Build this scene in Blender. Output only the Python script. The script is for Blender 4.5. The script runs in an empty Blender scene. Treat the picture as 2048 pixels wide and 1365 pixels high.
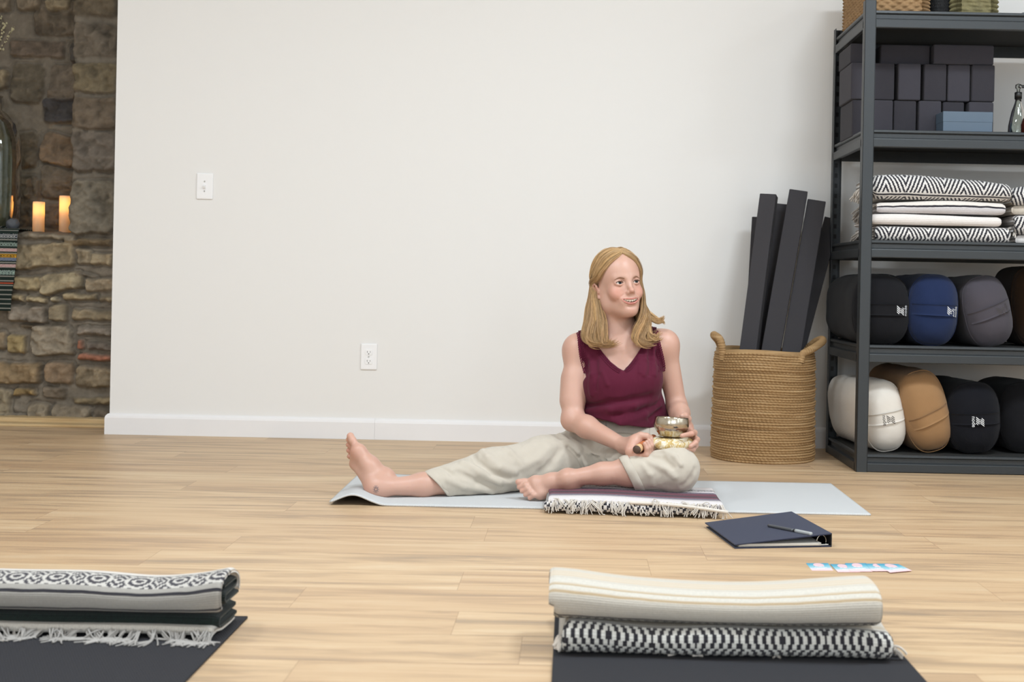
import bpy, bmesh, math, random
import numpy as np
from mathutils import Vector, Matrix, noise as mnoise
C = bpy.context.scene.collection
PI = math.pi
rng = np.random.default_rng(7)
random.seed(7)
# ------------------------------------------------------------------ camera model
W, H = 2048.0, 1365.0
F = 2600.0                      # focal length in pixels
EYE = 0.69                      # camera height
ROLL = math.radians(1.15)
VPX, VPY = 116.0, -117.0        # direction of the room's depth axis, seen from the frame centre
def uv_of(x, y):
    dx, dy = x - W/2, y - H/2
    return dx*math.cos(ROLL) + dy*math.sin(ROLL) - VPX, -dx*math.sin(ROLL) + dy*math.cos(ROLL) - VPY
def pt(x, y, D):
    u, v = uv_of(x, y)
    return np.array([u*D/F, D, EYE - v*D/F])
def onz(x, y, Z=0.0):
    u, v = uv_of(x, y)
    D = (EYE - Z)*F/v
    return np.array([u*D/F, D, Z])
def proj(P):
    P = np.asarray(P, float)
    u = P[..., 0]*F/P[..., 1] + VPX; v = (EYE - P[..., 2])*F/P[..., 1] + VPY
    return u*math.cos(ROLL) - v*math.sin(ROLL) + W/2, u*math.sin(ROLL) + v*math.cos(ROLL) + H/2
cam = bpy.data.cameras.new('camera'); cam_o = bpy.data.objects.new('camera', cam); C.objects.link(cam_o)
cam.sensor_fit = 'HORIZONTAL'; cam.sensor_width = 36.0; cam.lens = F/W*36.0
cam_o.location = (0, 0, EYE)
cam_o.rotation_mode = 'QUATERNION'
base = Matrix(((1, 0, 0), (0, 0, -1), (0, 1, 0)))       # looks along +Y, up +Z
cam_o.rotation_quaternion = (base @ Matrix.Rotation(ROLL, 3, 'Z')).to_quaternion()
ppx = VPX*math.cos(ROLL) - VPY*math.sin(ROLL); ppy = VPX*math.sin(ROLL) + VPY*math.cos(ROLL)
cam.shift_x = -ppx/W; cam.shift_y = ppy/W
cam.clip_start = 0.05; cam.clip_end = 60
cam.dof.use_dof = True; cam.dof.focus_distance = 4.3; cam.dof.aperture_fstop = 5.6
bpy.context.scene.camera = cam_o
# ------------------------------------------------------------------ objects
def tag(o, label=None, cat=None, group=None, kind=None):
    if label: o['label'] = label
    if cat: o['category'] = cat
    if group: o['group'] = group
    if kind: o['kind'] = kind
    return o
def empty(name, loc=(0, 0, 0), label=None, cat=None, group=None):
    o = bpy.data.objects.new(name, None); C.objects.link(o); o.location = loc
    o.empty_display_size = 0.05
    return tag(o, label, cat, group)
def obj(name, verts, faces, m=None, parent=None, smooth=True, uvs=None, cols=None, loc=None):
    """links ONE mesh object; verts are world coordinates (parent is an Empty or mesh placed by translation only)"""
    me = bpy.data.meshes.new(name)
    v = np.asarray(verts, float)
    org = np.zeros(3)
    p = parent
    while p is not None:
        org = org + np.array(p.location); p = p.parent
    if loc is not None: v = v - np.asarray(loc)
    elif parent is not None: v = v - org
    if isinstance(faces, np.ndarray) and faces.ndim == 2:
        n, k = faces.shape
        me.vertices.add(len(v)); me.vertices.foreach_set('co', v.astype(np.float32).ravel())
        me.loops.add(n*k); me.loops.foreach_set('vertex_index', faces.astype(np.int32).ravel())
        me.polygons.add(n); me.polygons.foreach_set('loop_start', np.arange(0, n*k, k, dtype=np.int32))
        try: me.polygons.foreach_set('loop_total', np.full(n, k, dtype=np.int32))
        except Exception: pass
        me.update(calc_edges=True)
    else:
        me.from_pydata([tuple(a) for a in v], [], [tuple(f) for f in faces]); me.update()
    me.validate()
    if uvs is not None:                      # per vertex uv
        lay = me.uv_layers.new(name='UVMap'); idx = np.zeros(len(me.loops), np.int32)
        me.loops.foreach_get('vertex_index', idx)
        lay.data.foreach_set('uv', np.asarray(uvs, np.float32)[idx].ravel())
    if cols is not None:
        a = me.attributes.new('Col', 'FLOAT_COLOR', 'POINT')
        c = np.ones((len(v), 4), np.float32); c[:, :3] = cols
        a.data.foreach_set('color', c.ravel())
    if smooth: me.shade_smooth()
    if m is not None: me.materials.append(m)
    o = bpy.data.objects.new(name, me); C.objects.link(o)
    if loc is not None: o.location = loc
    if parent is not None: o.parent = parent
    return o
def bm_obj(name, bm, m=None, parent=None, smooth=False, loc=None):
    bmesh.ops.recalc_face_normals(bm, faces=bm.faces[:])
    vs = np.array([v.co[:] for v in bm.verts]); bm.verts.index_update()
    fs = [[v.index for v in f.verts] for f in bm.faces]
    bm.free()
    return obj(name, vs, fs, m, parent, smooth, loc=loc)
def add_box(bm, lo, hi, bevel=0.0, M=None, seg=2):
    b2 = bmesh.new()
    bmesh.ops.create_cube(b2, size=1.0)
    lo = np.array(lo, float); hi = np.array(hi, float)
    for v in b2.verts: v.co = Vector(((v.co.x+.5)*(hi[0]-lo[0])+lo[0], (v.co.y+.5)*(hi[1]-lo[1])+lo[1], (v.co.z+.5)*(hi[2]-lo[2])+lo[2]))
    if bevel > 0: bmesh.ops.bevel(b2, geom=b2.edges[:], offset=bevel, segments=seg, affect='EDGES', profile=0.5)
    if M is not None: bmesh.ops.transform(b2, matrix=M, verts=b2.verts[:])
    me = bpy.data.meshes.new('tmp'); b2.to_mesh(me); b2.free(); bm.from_mesh(me); bpy.data.meshes.remove(me)
def box(name, lo, hi, m, parent=None, bevel=0.0, M=None, smooth=False, loc=None):
    bm = bmesh.new(); add_box(bm, lo, hi, bevel, M); return bm_obj(name, bm, m, parent, smooth, loc)
def grid_faces(nu, nv, wrap_u=False, wrap_v=False):
    iu = np.arange(nu if wrap_u else nu-1); iv = np.arange(nv if wrap_v else nv-1)
    a, b = np.meshgrid(iu, iv, indexing='ij'); a2 = (a+1) % nu; b2 = (b+1) % nv
    return np.stack([a*nv+b, a2*nv+b, a2*nv+b2, a*nv+b2], -1).reshape(-1, 4)
def lathe(name, prof, center, m, parent=None, n=48, loc=None, smooth=True):
    pr = np.array(prof, float); t = np.linspace(0, 2*PI, n, endpoint=False)
    V = np.stack([center[0]+pr[:, 0][:, None]*np.cos(t), center[1]+pr[:, 0][:, None]*np.sin(t), center[2]+pr[:, 1][:, None]+0*t], -1)
    return obj(name, V.reshape(-1, 3), grid_faces(len(pr), n, False, True), m, parent, smooth, loc=loc)
def tubes(paths, radii, k=5, cols=None):
    """paths: list of (n,3); radii: list of float or (n,) -> verts, faces, cols"""
    VV, FF, CC = [], [], []; off = 0
    for i, P in enumerate(paths):
        P = np.asarray(P, float); n = len(P)
        r = np.broadcast_to(np.asarray(radii[i], float), (n,))
        T = np.gradient(P, axis=0); T /= np.linalg.norm(T, axis=1)[:, None] + 1e-12
        a = np.array([0.31, 0.17, 0.93]); 
        if abs(T[0] @ a) > .9: a = np.array([.9, .1, .2])
        N = np.zeros_like(P); b = a
        for j in range(n):
            b = b - (b @ T[j])*T[j]; b = b/(np.linalg.norm(b)+1e-12); N[j] = b
        B = np.cross(T, N); t = np.linspace(0, 2*PI, k, endpoint=False)
        V = P[:, None]+r[:, None, None]*(np.cos(t)[None, :, None]*N[:, None]+np.sin(t)[None, :, None]*B[:, None])
        V = V.reshape(-1, 3); f = grid_faces(n, k, False, True)+off
        caps = np.array([[off, off+1, off+2, off+3]]) if k == 4 else np.zeros((0, 4), int)
        VV.append(V); FF.append(f)
        if cols is not None: CC.append(np.tile(cols[i], (n*k, 1)))
        off += n*k
    return np.concatenate(VV), np.concatenate(FF), (np.concatenate(CC) if cols is not None else None)
def catmull(P, n):
    P = np.asarray(P, float); m = len(P)
    t = np.linspace(0, m-1, n); i = np.clip(t.astype(int), 0, m-2); f = (t-i)[:, None]
    Q = np.concatenate([[2*P[0]-P[1]], P, [2*P[-1]-P[-2]]])
    a, b, c, d = Q[i], Q[i+1], Q[i+2], Q[i+3]
    return .5*((2*b)+(-a+c)*f+(2*a-5*b+4*c-d)*f*f+(-a+3*b-3*c+d)*f**3)
# ------------------------------------------------------------------ noise
_perm = rng.random(4096).astype(np.float32)
def vnoise(P, seed=0):
    P = np.asarray(P, np.float64); i = np.floor(P).astype(np.int64); f = P-i; f = f*f*(3-2*f)
    out = 0
    for dx in (0, 1):
        wx = f[..., 0] if dx else 1-f[..., 0]
        for dy in (0, 1):
            wy = f[..., 1] if dy else 1-f[..., 1]
            for dz in (0, 1):
                wz = f[..., 2] if dz else 1-f[..., 2]
                h = ((i[..., 0]+dx)*73856093 ^ (i[..., 1]+dy)*19349663 ^ (i[..., 2]+dz)*83492791 ^ seed*2654435) & 4095
                out = out+wx*wy*wz*_perm[h]
    return out*2-1
def fbm(P, o=4, seed=0):
    s, a = 0, .5
    for k in range(o): s = s+a*vnoise(P*2**k+k*17.3, seed+k); a *= .5
    return s
def fbm2(x, y, o=4, seed=0): return fbm(np.stack([x, y, 0*x+.37], -1), o, seed)
# ------------------------------------------------------------------ materials
def srgb(h):
    if isinstance(h, tuple): return h
    if isinstance(h, str): h = [int(h[i:i+2], 16)/255 for i in (1, 3, 5)]
    return tuple(c/12.92 if c <= .04045 else ((c+.055)/1.055)**2.4 for c in h)
class E:                        # tiny expression builder over shader math nodes
    def __init__(s, t, k): s.t, s.k = t, k
    def op(s, o, *a):
        n = s.t.nodes.new('ShaderNodeMath'); n.operation = o
        for i, q in enumerate((s,)+a):
            if isinstance(q, E): s.t.links.new(q.k, n.inputs[i])
            else: n.inputs[i].default_value = float(q)
        return E(s.t, n.outputs[0])
    def __add__(s, o): return s.op('ADD', o)
    __radd__ = __add__
    def __sub__(s, o): return s.op('SUBTRACT', o)
    def __rsub__(s, o): return (s*-1)+o
    def __mul__(s, o): return s.op('MULTIPLY', o)
    __rmul__ = __mul__
    def __truediv__(s, o): return s.op('DIVIDE', o)
    def floor(s): return s.op('FLOOR')
    def frac(s): return s.op('FRACT')
    def abs(s): return s.op('ABSOLUTE')
    def gt(s, o): return s.op('GREATER_THAN', o)
    def lt(s, o): return s.op('LESS_THAN', o)
    def sin(s): return s.op('SINE')
    def pow(s, o): return s.op('POWER', o)
    def clamp(s): 
        r = s.op('ADD', 0.0); r.k.node.use_clamp = True; return r
    def between(s, a, b): return s.gt(a)*s.lt(b)
class MB:                       # material builder
    def __init__(s, name, col='#808080', rough=.6, metal=0.0, spec=.5):
        s.m = bpy.data.materials.new(name); s.m.use_nodes = True; s.t = s.m.node_tree
        s.b = s.t.nodes['Principled BSDF']; s.out = s.t.nodes['Material Output']
        s.b.inputs['Roughness'].default_value = rough; s.b.inputs['Metallic'].default_value = metal
        s.b.inputs['Specular IOR Level'].default_value = spec
        s.col = (*srgb(col), 1); s.b.inputs['Base Color'].default_value = s.col
    def n(s, typ, **kw):
        q = s.t.nodes.new(typ)
        for k, v in kw.items(): setattr(q, k, v)
        return q
    def l(s, a, b): s.t.links.new(a, b)
    def coords(s, kind='Object', scale=(1, 1, 1), rot=(0, 0, 0), loc=(0, 0, 0)):
        c = s.n('ShaderNodeTexCoord'); m = s.n('ShaderNodeMapping')
        m.inputs['Scale'].default_value = scale; m.inputs['Rotation'].default_value = rot; m.inputs['Location'].default_value = loc
        s.l(c.outputs[kind], m.inputs[0]); return m.outputs[0]
    def noise(s, vec=None, scale=5, detail=3, rough=.5, dist=0):
        q = s.n('ShaderNodeTexNoise'); q.inputs['Scale'].default_value = scale; q.inputs['Detail'].default_value = detail
        q.inputs['Roughness'].default_value = rough; q.inputs['Distortion'].default_value = dist
        if vec is not None: s.l(vec, q.inputs['Vector'])
        return E(s.t, q.outputs['Fac'])
    def mix(s, fac, a, b, mode='MIX'):
        q = s.n('ShaderNodeMix', data_type='RGBA', blend_type=mode)
        for i, v in ((0, fac), (6, a), (7, b)):
            if isinstance(v, E): s.l(v.k, q.inputs[i])
            elif isinstance(v, bpy.types.NodeSocket): s.l(v, q.inputs[i])
            elif isinstance(v, str): q.inputs[i].default_value = (*srgb(v), 1)
            elif isinstance(v, (tuple, list)): q.inputs[i].default_value = (*v[:3], 1)
            else: q.inputs[i].default_value = v
        return q.outputs[2]
    def ramp(s, fac, stops, interp='LINEAR'):
        q = s.n('ShaderNodeValToRGB'); q.color_ramp.interpolation = interp
        e = q.color_ramp.elements
        while len(e) < len(stops): e.new(.5)
        for i, (p, c) in enumerate(stops): e[i].position = p; e[i].color = (*srgb(c), 1)
        s.l(fac.k if isinstance(fac, E) else fac, q.inputs[0]); return q.outputs[0]
    def color(s, sock): s.l(sock, s.b.inputs['Base Color']); s.colsock = sock; return s
    def rough(s, e): s.l(e.k, s.b.inputs['Roughness']); return s
    def bump(s, e, strength=.3, dist=.002):
        q = s.n('ShaderNodeBump'); q.inputs['Strength'].default_value = strength; q.inputs['Distance'].default_value = dist
        s.l(e.k if isinstance(e, E) else e, q.inputs['Height'])
        if s.b.inputs['Normal'].is_linked: s.l(s.b.inputs['Normal'].links[0].from_socket, q.inputs['Normal'])
        s.l(q.outputs[0], s.b.inputs['Normal']); return s
    def xyz(s, vec):
        q = s.n('ShaderNodeSeparateXYZ'); s.l(vec, q.inputs[0]); return [E(s.t, q.outputs[i]) for i in range(3)]
    def uv(s):
        c = s.n('ShaderNodeTexCoord'); return s.xyz(c.outputs['UV'])[:2]
    def attr(s, name='Col'):
        q = s.n('ShaderNodeAttribute'); q.attribute_name = name; return q.outputs['Color']
    def inp(s, **kw):
        for k, v in kw.items(): s.b.inputs[k.replace('_', ' ')].default_value = v
        return s
def simple(name, col, rough=.6, metal=0.0, spec=.5, var=.08, scale=20, bump=0, bscale=200, bdist=.001):
    m = MB(name, col, rough, metal, spec); v = m.coords()
    c = np.array(srgb(col))
    if var: m.color(m.mix(m.noise(v, scale, 3), tuple(c*(1-var)), tuple(np.minimum(c*(1+var), 1))))
    if bump: m.bump(m.noise(v, bscale, 2), bump, bdist)
    return m.m
def fabric(name, col, rough=.9, var=.1, bump=.4, thread=900, sheen=.2, big=6):
    m = MB(name, col, rough, 0, .2); v = m.coords(); c = np.array(srgb(col))
    n = m.noise(v, big, 4)*.5+m.noise(v, thread*.4, 1)*.5
    m.color(m.mix(n, tuple(c*(1-var)), tuple(np.minimum(c*(1+var), 1))))
    x, y, z = m.xyz(v)
    w = (x*thread+y*thread*.6).sin()*((z*thread-y*thread*.3).sin())
    m.bump(w, bump, .0006)
    m.inp(Sheen_Weight=sheen, Sheen_Roughness=.6)
    return m.m
# ================================================================== the room
YW = 5.624                       # face of the white wall
XL = -1.985                      # its left end
# floor boards
def floor_mat():
    m = MB('floor_boards', '#c79a6b', .42, 0, .5)
    x, y, z = m.xyz(m.coords())
    row = (y/.185+.31).floor()
    off = (row*12.9898).sin()*43758.5
    off = off.frac()
    xx = x+off*1.3
    plank = (xx/1.22).floor()
    pid = ((row*7.13+plank*3.77).sin()*9301.7).frac()
    q = m.n('ShaderNodeCombineXYZ'); 
    m.l((x+pid*31.0).k, q.inputs[0]); m.l((y*11.0+pid*7.0).k, q.inputs[1]); m.l((pid*9.0).k, q.inputs[2])
    g1 = m.noise(q.outputs[0], 1.7, 5, .62, .6)
    q2 = m.n('ShaderNodeCombineXYZ'); m.l((x*1.2+pid*17.0).k, q2.inputs[0]); m.l((y*60.0).k, q2.inputs[1]); m.l((pid*5.0).k, q2.inputs[2])
    g2 = m.noise(q2.outputs[0], 2.4, 4, .6, .2)
    base = m.ramp(g1, [(.25, (.238, .133, .078)), (.40, (.434, .275, .159)), (.55, (.59, .41, .243)), (.75, (.672, .526, .352))])
    grey = m.mix(((g1-.49)*-4.5).clamp()*.8, base, (.238, .184, .138))
    fine = m.mix((g2*1.1).clamp()*.5, grey, (.64, .486, .301))
    tint = m.mix(pid*.3, fine, (.445, .266, .144))
    gap = ((y/.185+.31).frac()-.5).abs().gt(.4945)
    gapx = ((xx/1.22).frac()-.5).abs().gt(.4992)
    seam = (gap+gapx).clamp()
    m.color(m.mix(seam*.35, tint, '#7d5a3e'))
    m.rough(.36+g2*.2)
    m.bump(g2, .05, .0006)
    return m.m
M_floor = floor_mat()
M_white = MB('white_wall_paint', '#e9e7e4', .75, 0, .3)
M_white.bump(M_white.noise(M_white.coords(), 260, 2), .05, .0006); M_white = M_white.m
M_trimw = simple('white_trim_paint', '#eae8e8', .45, var=.01)
M_ceil = simple('ceiling_paint', '#efeeec', .9, var=.01)
RX0, RX1, RY0, RY1, RZ = -4.2, 3.9, -3.2, 6.45, 3.0
S = 'structure'
tag(box('floor', (RX0-.1, RY0-.1, -.08), (RX1+.1, RY1+.1, 0), M_floor), kind=S)
tag(box('ceiling', (RX0-.1, RY0-.1, RZ), (RX1+.1, RY1+.1, RZ+.1), M_ceil), kind=S)
tag(box('wall_back', (XL, YW, 0), (RX1+.1, YW+.13, RZ), M_white), kind=S)
def wall_with_openings(name, axis, pos, th, a0, a1, openings):
    """wall across axis 'x' or 'y' at pos (towards pos+th) from a0 to a1 with rectangular openings (b0,b1,z0,z1)"""
    bm = bmesh.new()
    def bx_(b0, b1, z0, z1):
        lo, hi = ((pos, b0, z0), (pos+th, b1, z1)) if axis == 'x' else ((b0, pos, z0), (b1, pos+th, z1))
        add_box(bm, np.minimum(lo, hi), np.maximum(lo, hi))
    cur = a0
    for b0, b1, z0, z1 in sorted(openings):
        bx_(cur, b0, 0, RZ); bx_(b0, b1, 0, z0); bx_(b0, b1, z1, RZ); cur = b1
    bx_(cur, a1, 0, RZ)
    return tag(bm_obj(name, bm, M_white), kind=S)
RIGHT_WIN = [(-.6, 1.2, 1.0, 2.85), (1.7, 3.5, 1.0, 2.85)]
FRONT_WIN = [(-3.2, -1.2, .9, 2.85), (-.4, 1.6, .9, 2.85), (2.0, 3.4, .9, 2.85)]
wall_with_openings('wall_right', 'x', RX1, .1, RY0-.1, RY1+.1, RIGHT_WIN)
wall_with_openings('wall_front', 'y', RY0-.1, .1, RX0, RX1, FRONT_WIN)
tag(box('wall_side', (RX0-.1, RY0-.1, 0), (RX0, RY1+.1, RZ), M_white), kind=S)
wn = 0
for lst, ax in ((RIGHT_WIN, 'x'), (FRONT_WIN, 'y')):
    for b0, b1, z0, z1 in lst:
        wn += 1; bm = bmesh.new(); t = .05
        for (p0, p1, q0, q1) in ((b0, b1, z0, z0+t), (b0, b1, z1-t, z1), (b0, b0+t, z0, z1), (b1-t, b1, z0, z1), ((b0+b1)/2-t/2, (b0+b1)/2+t/2, z0, z1), (b0, b1, (z0+z1)/2-t/2, (z0+z1)/2+t/2)):
            if ax == 'x': add_box(bm, (RX1+.03, p0, q0), (RX1+.07, p1, q1))
            else: add_box(bm, (p0, RY0-.07, q0), (p1, RY0-.03, q1))
        tag(bm_obj('window_%d' % wn, bm, M_trimw), kind=S)
# baseboard in two lengths, with the return round the wall's end
def baseboard(x0, x1, end=False):
    prof = [(0, 0), (.016, 0), (.016, .072), (.013, .081), (.006, .088), (0, .090)]
    bm = bmesh.new(); rows = []
    for x in (x0, x1):
        rows.append([bm.verts.new((x-(d if (end and x == x0) else 0), YW-d, z)) for d, z in prof])
    for i in range(len(prof)-1): bm.faces.new((rows[0][i], rows[1][i], rows[1][i+1], rows[0][i+1]))
    if end:
        r2 = [bm.verts.new((x0-d, YW+.13+d, z)) for d, z in prof]
        for i in range(len(prof)-1): bm.faces.new((r2[i], rows[0][i], rows[0][i+1], r2[i+1]))
    else: bm.faces.new(rows[0])
    bm.faces.new(rows[1])
    return bm
seam_x = pt(750, 870, YW)[0]
tag(bm_obj('baseboard_left', baseboard(XL, seam_x-.0003, True), M_trimw), kind=S)
tag(bm_obj('baseboard_right', baseboard(seam_x+.0003, RX1), M_trimw), kind=S)
# pale plank along the foot of the stone wall
M_pale = MB('pale_wood', '#cdb083', .5); _v = M_pale.coords(scale=(1, 14, 14))
M_pale.color(M_pale.ramp(M_pale.noise(_v, 3, 4), [(.3, '#bd9c6c'), (.6, '#d3b88c')])); M_pale = M_pale.m
bm = bmesh.new(); add_box(bm, (-4.1, 5.83, 0), (-1.9, 5.93, .012), .003); add_box(bm, (-4.1, 5.92, 0), (-1.9, 6.02, .03), .003)
tag(bm_obj('trim_1', bm, M_pale), kind=S)
# ------------------------------------------------------------------ stone wall
YS = 6.03                        # mean face of the lower masonry
def stone_wall():
    x0, x1, z0, z1, st = -4.19, -1.88, 0.0, 2.99, .0054
    nx, nz = int((x1-x0)/st)+1, int((z1-z0)/st)+1
    X, Z = np.meshgrid(np.linspace(x0, x1, nx), np.linspace(z0, z1, nz), indexing='ij')
    wx = X+.018*fbm2(X*9, Z*9, 4, 3)+.006*fbm2(X*40, Z*40, 2, 33); wz = Z+.018*fbm2(X*9+5, Z*9, 4, 8)+.006*fbm2(X*40+9, Z*40, 2, 38)
    fine = fbm2(X*30, Z*30, 5, 11); mid = fbm2(X*7, Z*7, 4, 21); rid = np.abs(fbm2(X*14, Z*26, 4, 5))
    h = .010*mid+.010*fine; rag = fbm2(X*18, Z*18, 3, 61); 
    mortar = np.array(srgb('#82796c')); col = np.ones(X.shape+(3,))*mortar*(1+.35*fine[..., None])
    # stones: pixel box (left, top, right, bottom), tilt deg, colour, depth
    ledge = 463
    tan, grey, dark, brown, red, lt = '#a4937a', '#8b8276', '#4c4845', '#7d6a58', '#9a6650', '#b5a68c'
    ST = [(20, -25, 122, 53, 2, '#6f6456', .03), (-30, 56, 88, 98, 0, '#75675a', .022), (97, 62, 137, 112, 0, '#55504c', .02),
          (50, 105, 118, 190, 3, '#7c7062', .02), (38, 178, 114, 238, 0, '#47464a', .028), (-30, 104, 42, 196, 0, '#6b6253', .018),
          (34, 252, 118, 326, 8, '#84705c', .03), (36, 322, 118, 396, 6, '#71675a', .024), (-30, 250, 30, 330, 0, '#6a5f50', .02), (42, 398, 116, 458, 0, '#7a6a5c', .015),
          (-30, 340, 34, 452, 0, '#6a6052', .016), (146, -30, 236, 38, 0, '#776a57', .02), (140, 44, 236, 118, 0, '#7d7264', .016), (140, 124, 236, 186, 0, '#85785f', .02), (140, 190, 236, 262, 0, '#7a6c5c', .016), (142, 262, 236, 346, 0, '#7d7368', .02),
          (136, 356, 232, 472, 0, '#8d8474', .04),
          (26, 464, 152, 482, 0, '#8f8472', .03), (124, 474, 230, 494, -2, '#7c6a50', .045), (26, 484, 152, 540, -4, '#9b8b6f', .045), (152, 494, 188, 530, 0, '#a1937b', .03), (184, 504, 232, 532, 2, '#a39378', .035), 
          (26, 552, 88, 584, 2, '#ab9a78', .04), (80, 544, 170, 586, -12, '#a39579', .045), (170, 552, 236, 584, 0, '#a2927a', .04), (152, 543, 200, 555, 6, '#85796a', .03),
          (24, 586, 56, 604, 0, '#a69473', .035), (56, 590, 98, 606, 4, '#b0a080', .04), (104, 590, 124, 606, 0, '#b9ad92', .045), (130, 584, 200, 604, -3, '#a8987a', .04), (200, 588, 236, 604, 0, '#9a8b72', .035),
          (20, 608, 98, 650, 2, '#857b6e', .05), (100, 608, 140, 644, 0, '#8d8069', .04), (146, 616, 236, 642, 0, '#92836a', .03), (40, 650, 80, 662, 5, '#8c7c66', .03), (66, 648, 150, 716, -3, '#918675', .045),
          (-30, 660, 14, 700, 0, '#8d7c64', .03), (14, 668, 56, 708, 0, '#9a875f', .03), (155, 650, 232, 672, 0, '#8a8074', .03), (156, 676, 172, 700, 0, red, .035), (176, 678, 232, 702, 0, '#6d645b', .03), (156, 706, 232, 724, 0, '#a06a54', .038),
          (-30, 720, 90, 770, 2, '#8a7558', .045), (94, 722, 150, 770, 0, '#8c7760', .04), (150, 728, 236, 776, 0, '#8f8069', .04), (-30, 774, 28, 836, 5, '#93866f', .045), (30, 776, 76, 796, 0, '#947c52', .035), (90, 772, 136, 800, 4, '#75695a', .04), (146, 790, 232, 810, -3, '#98886b', .04),
          (56, 806, 104, 848, 4, '#8f8370', .045), (106, 808, 186, 850, 2, '#8b7f6d', .045), (188, 812, 236, 850, 0, '#6f6558', .04), (-10, 824, 54, 856, 0, '#877c6b', .04)]
    def rect_sd(cx, cz, hx, hz, ang, r):
        c, s = math.cos(ang), math.sin(ang); a = (wx-cx)*c+(wz-cz)*s; b = -(wx-cx)*s+(wz-cz)*c
        qx, qz = np.abs(a)-hx+r, np.abs(b)-hz+r
        return np.hypot(np.maximum(qx, 0), np.maximum(qz, 0))+np.minimum(np.maximum(qx, qz), 0)-r
    # random rubble outside the visible part
    rr = np.random.default_rng(4)
    rest = []
    for zz in np.arange(.06, 3.05, .13):
        xx = x0-.1
        while xx < x1:
            w = rr.uniform(.12, .3)
            a = proj(np.array([xx+w/2, YS, zz]))
            if not (-40 < a[0] < 300 and a[1] > -20): rest.append((xx+w/2, zz, w/2-.008, .056, 0, ['#8b7d6a', '#7b7063', '#998a70'][rr.integers(3)], .035))
            xx += w
    items = []
    for (l, t, r, b, a, c, d) in ST:
        p, q = pt(l, t, YS), pt(r, b, YS); items.append(((p[0]+q[0])/2, (p[2]+q[2])/2, abs(q[0]-p[0])/2, abs(p[2]-q[2])/2, -math.radians(a), c, d))
    zl_ = pt(80, ledge, YS)[2]; col = col*np.where(Z < zl_, 1.2, 1.0)[..., None]  # mortar below the ledge painted lighter, standing in for stronger light there
    for k, (cx, cz, hx, hz, a, c, d) in enumerate(items+rest):
        sd = rect_sd(cx, cz, hx, hz, a, min(hx, hz)*.45)
        w = np.clip(-sd/(.010+.012*np.clip(rag+.4, 0, 1)), 0, 1); w = w*w*(3-2*w)
        face = d*(.75+.5*mid*1.6)
        h = np.where(w > 0, np.maximum(h, w*(face+(X-cx)*rr.uniform(-.10, .10)+(Z-cz)*rr.uniform(-.22, .06)+.018*fine+.020*rid)+h*.3), h)
        crack = np.exp(-(sd/.004)**2)*(sd > -.006)*(mid > -.12); h = h-.012*crack
        cc = np.array(srgb(c))*(.94+.45*mid[..., None]+.75*fine[..., None]-.35*np.clip(rid[..., None]*3-.9, 0, 1))
        if cz < zl_: cc = cc*1.3  # extra light on the lower stones, put into their colour
        col = col*(1-w[..., None])+cc*w[..., None]
    zl = pt(80, ledge, YS)[2]; xc = pt(137, 300, YS)[0]
    niche = (1/(1+np.exp(-(wz-zl-.004)/.004)))*(1/(1+np.exp((wx-xc)/.004)))      # recess above the ledge
    Y = YS-h+niche*.27
    V = np.stack([X, Y, Z], -1).reshape(-1, 3)
    m = MB('rough_stone', '#888888', .95, 0, .2); v = m.coords()
    m.color(m.mix(.55, m.attr(), m.mix(m.noise(v, 60, 4, .7), m.attr(), '#5e564c'))); m.bump(m.noise(v, 90, 5, .7), .6, .004)
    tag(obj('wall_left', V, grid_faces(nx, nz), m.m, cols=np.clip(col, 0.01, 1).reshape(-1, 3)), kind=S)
    return zl
ZL = stone_wall()
tag(box('wall_behind', (RX0, RY1-.12, 0), (XL+.3, RY1, RZ), M_white), kind=S)
# ------------------------------------------------------------------ switch and outlet
M_plate = simple('switch_plastic', '#f2f1f1', .35, var=0)
M_slot = simple('slot_dark', '#3a3734', .6, var=0)
M_screw = simple('screw_metal', '#c9c8c4', .4, .3, var=0)
def plate(name, x, y, label, cat):
    c = pt(x, y, YW); r = empty(name, (c[0], YW, c[2]), label, cat)
    w, h = .0355, .0565
    bm = bmesh.new(); add_box(bm, (c[0]-w, YW-.0065, c[2]-h), (c[0]+w, YW+.001, c[2]+h), .004, seg=3)
    bm_obj('plate', bm, M_plate, r); return r, c
r, c = plate('light_switch', 410, 373, 'white toggle light switch plate on the left of the white wall', 'light switch')
box('toggle', (c[0]-.005, YW-.0075, c[2]-.012), (c[0]+.005, YW-.006, c[2]+.012), M_plate, r, .0005)
Mx = Matrix.Translation((c[0], YW-.007, c[2]+.002)) @ Matrix.Rotation(.5, 4, 'X')
box('lever', (-.004, -.014, -.005), (.004, .002, .005), M_plate, r, .0015, Mx)
for s in (-1, 1):
    lathe('screw', [(0, .0), (.003, .0), (.003, .002)], (0, 0, 0), M_screw, r, 12).data.transform(Matrix.Translation((c[0]-r.location[0], -.0075, s*.021+c[2]-r.location[2]-0)) @ Matrix.Rotation(PI/2, 4, 'X') @ Matrix.Translation(tuple(r.location)))
r, c = plate('wall_outlet', 738, 714, 'white double electrical outlet low on the white wall', 'outlet')
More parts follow.
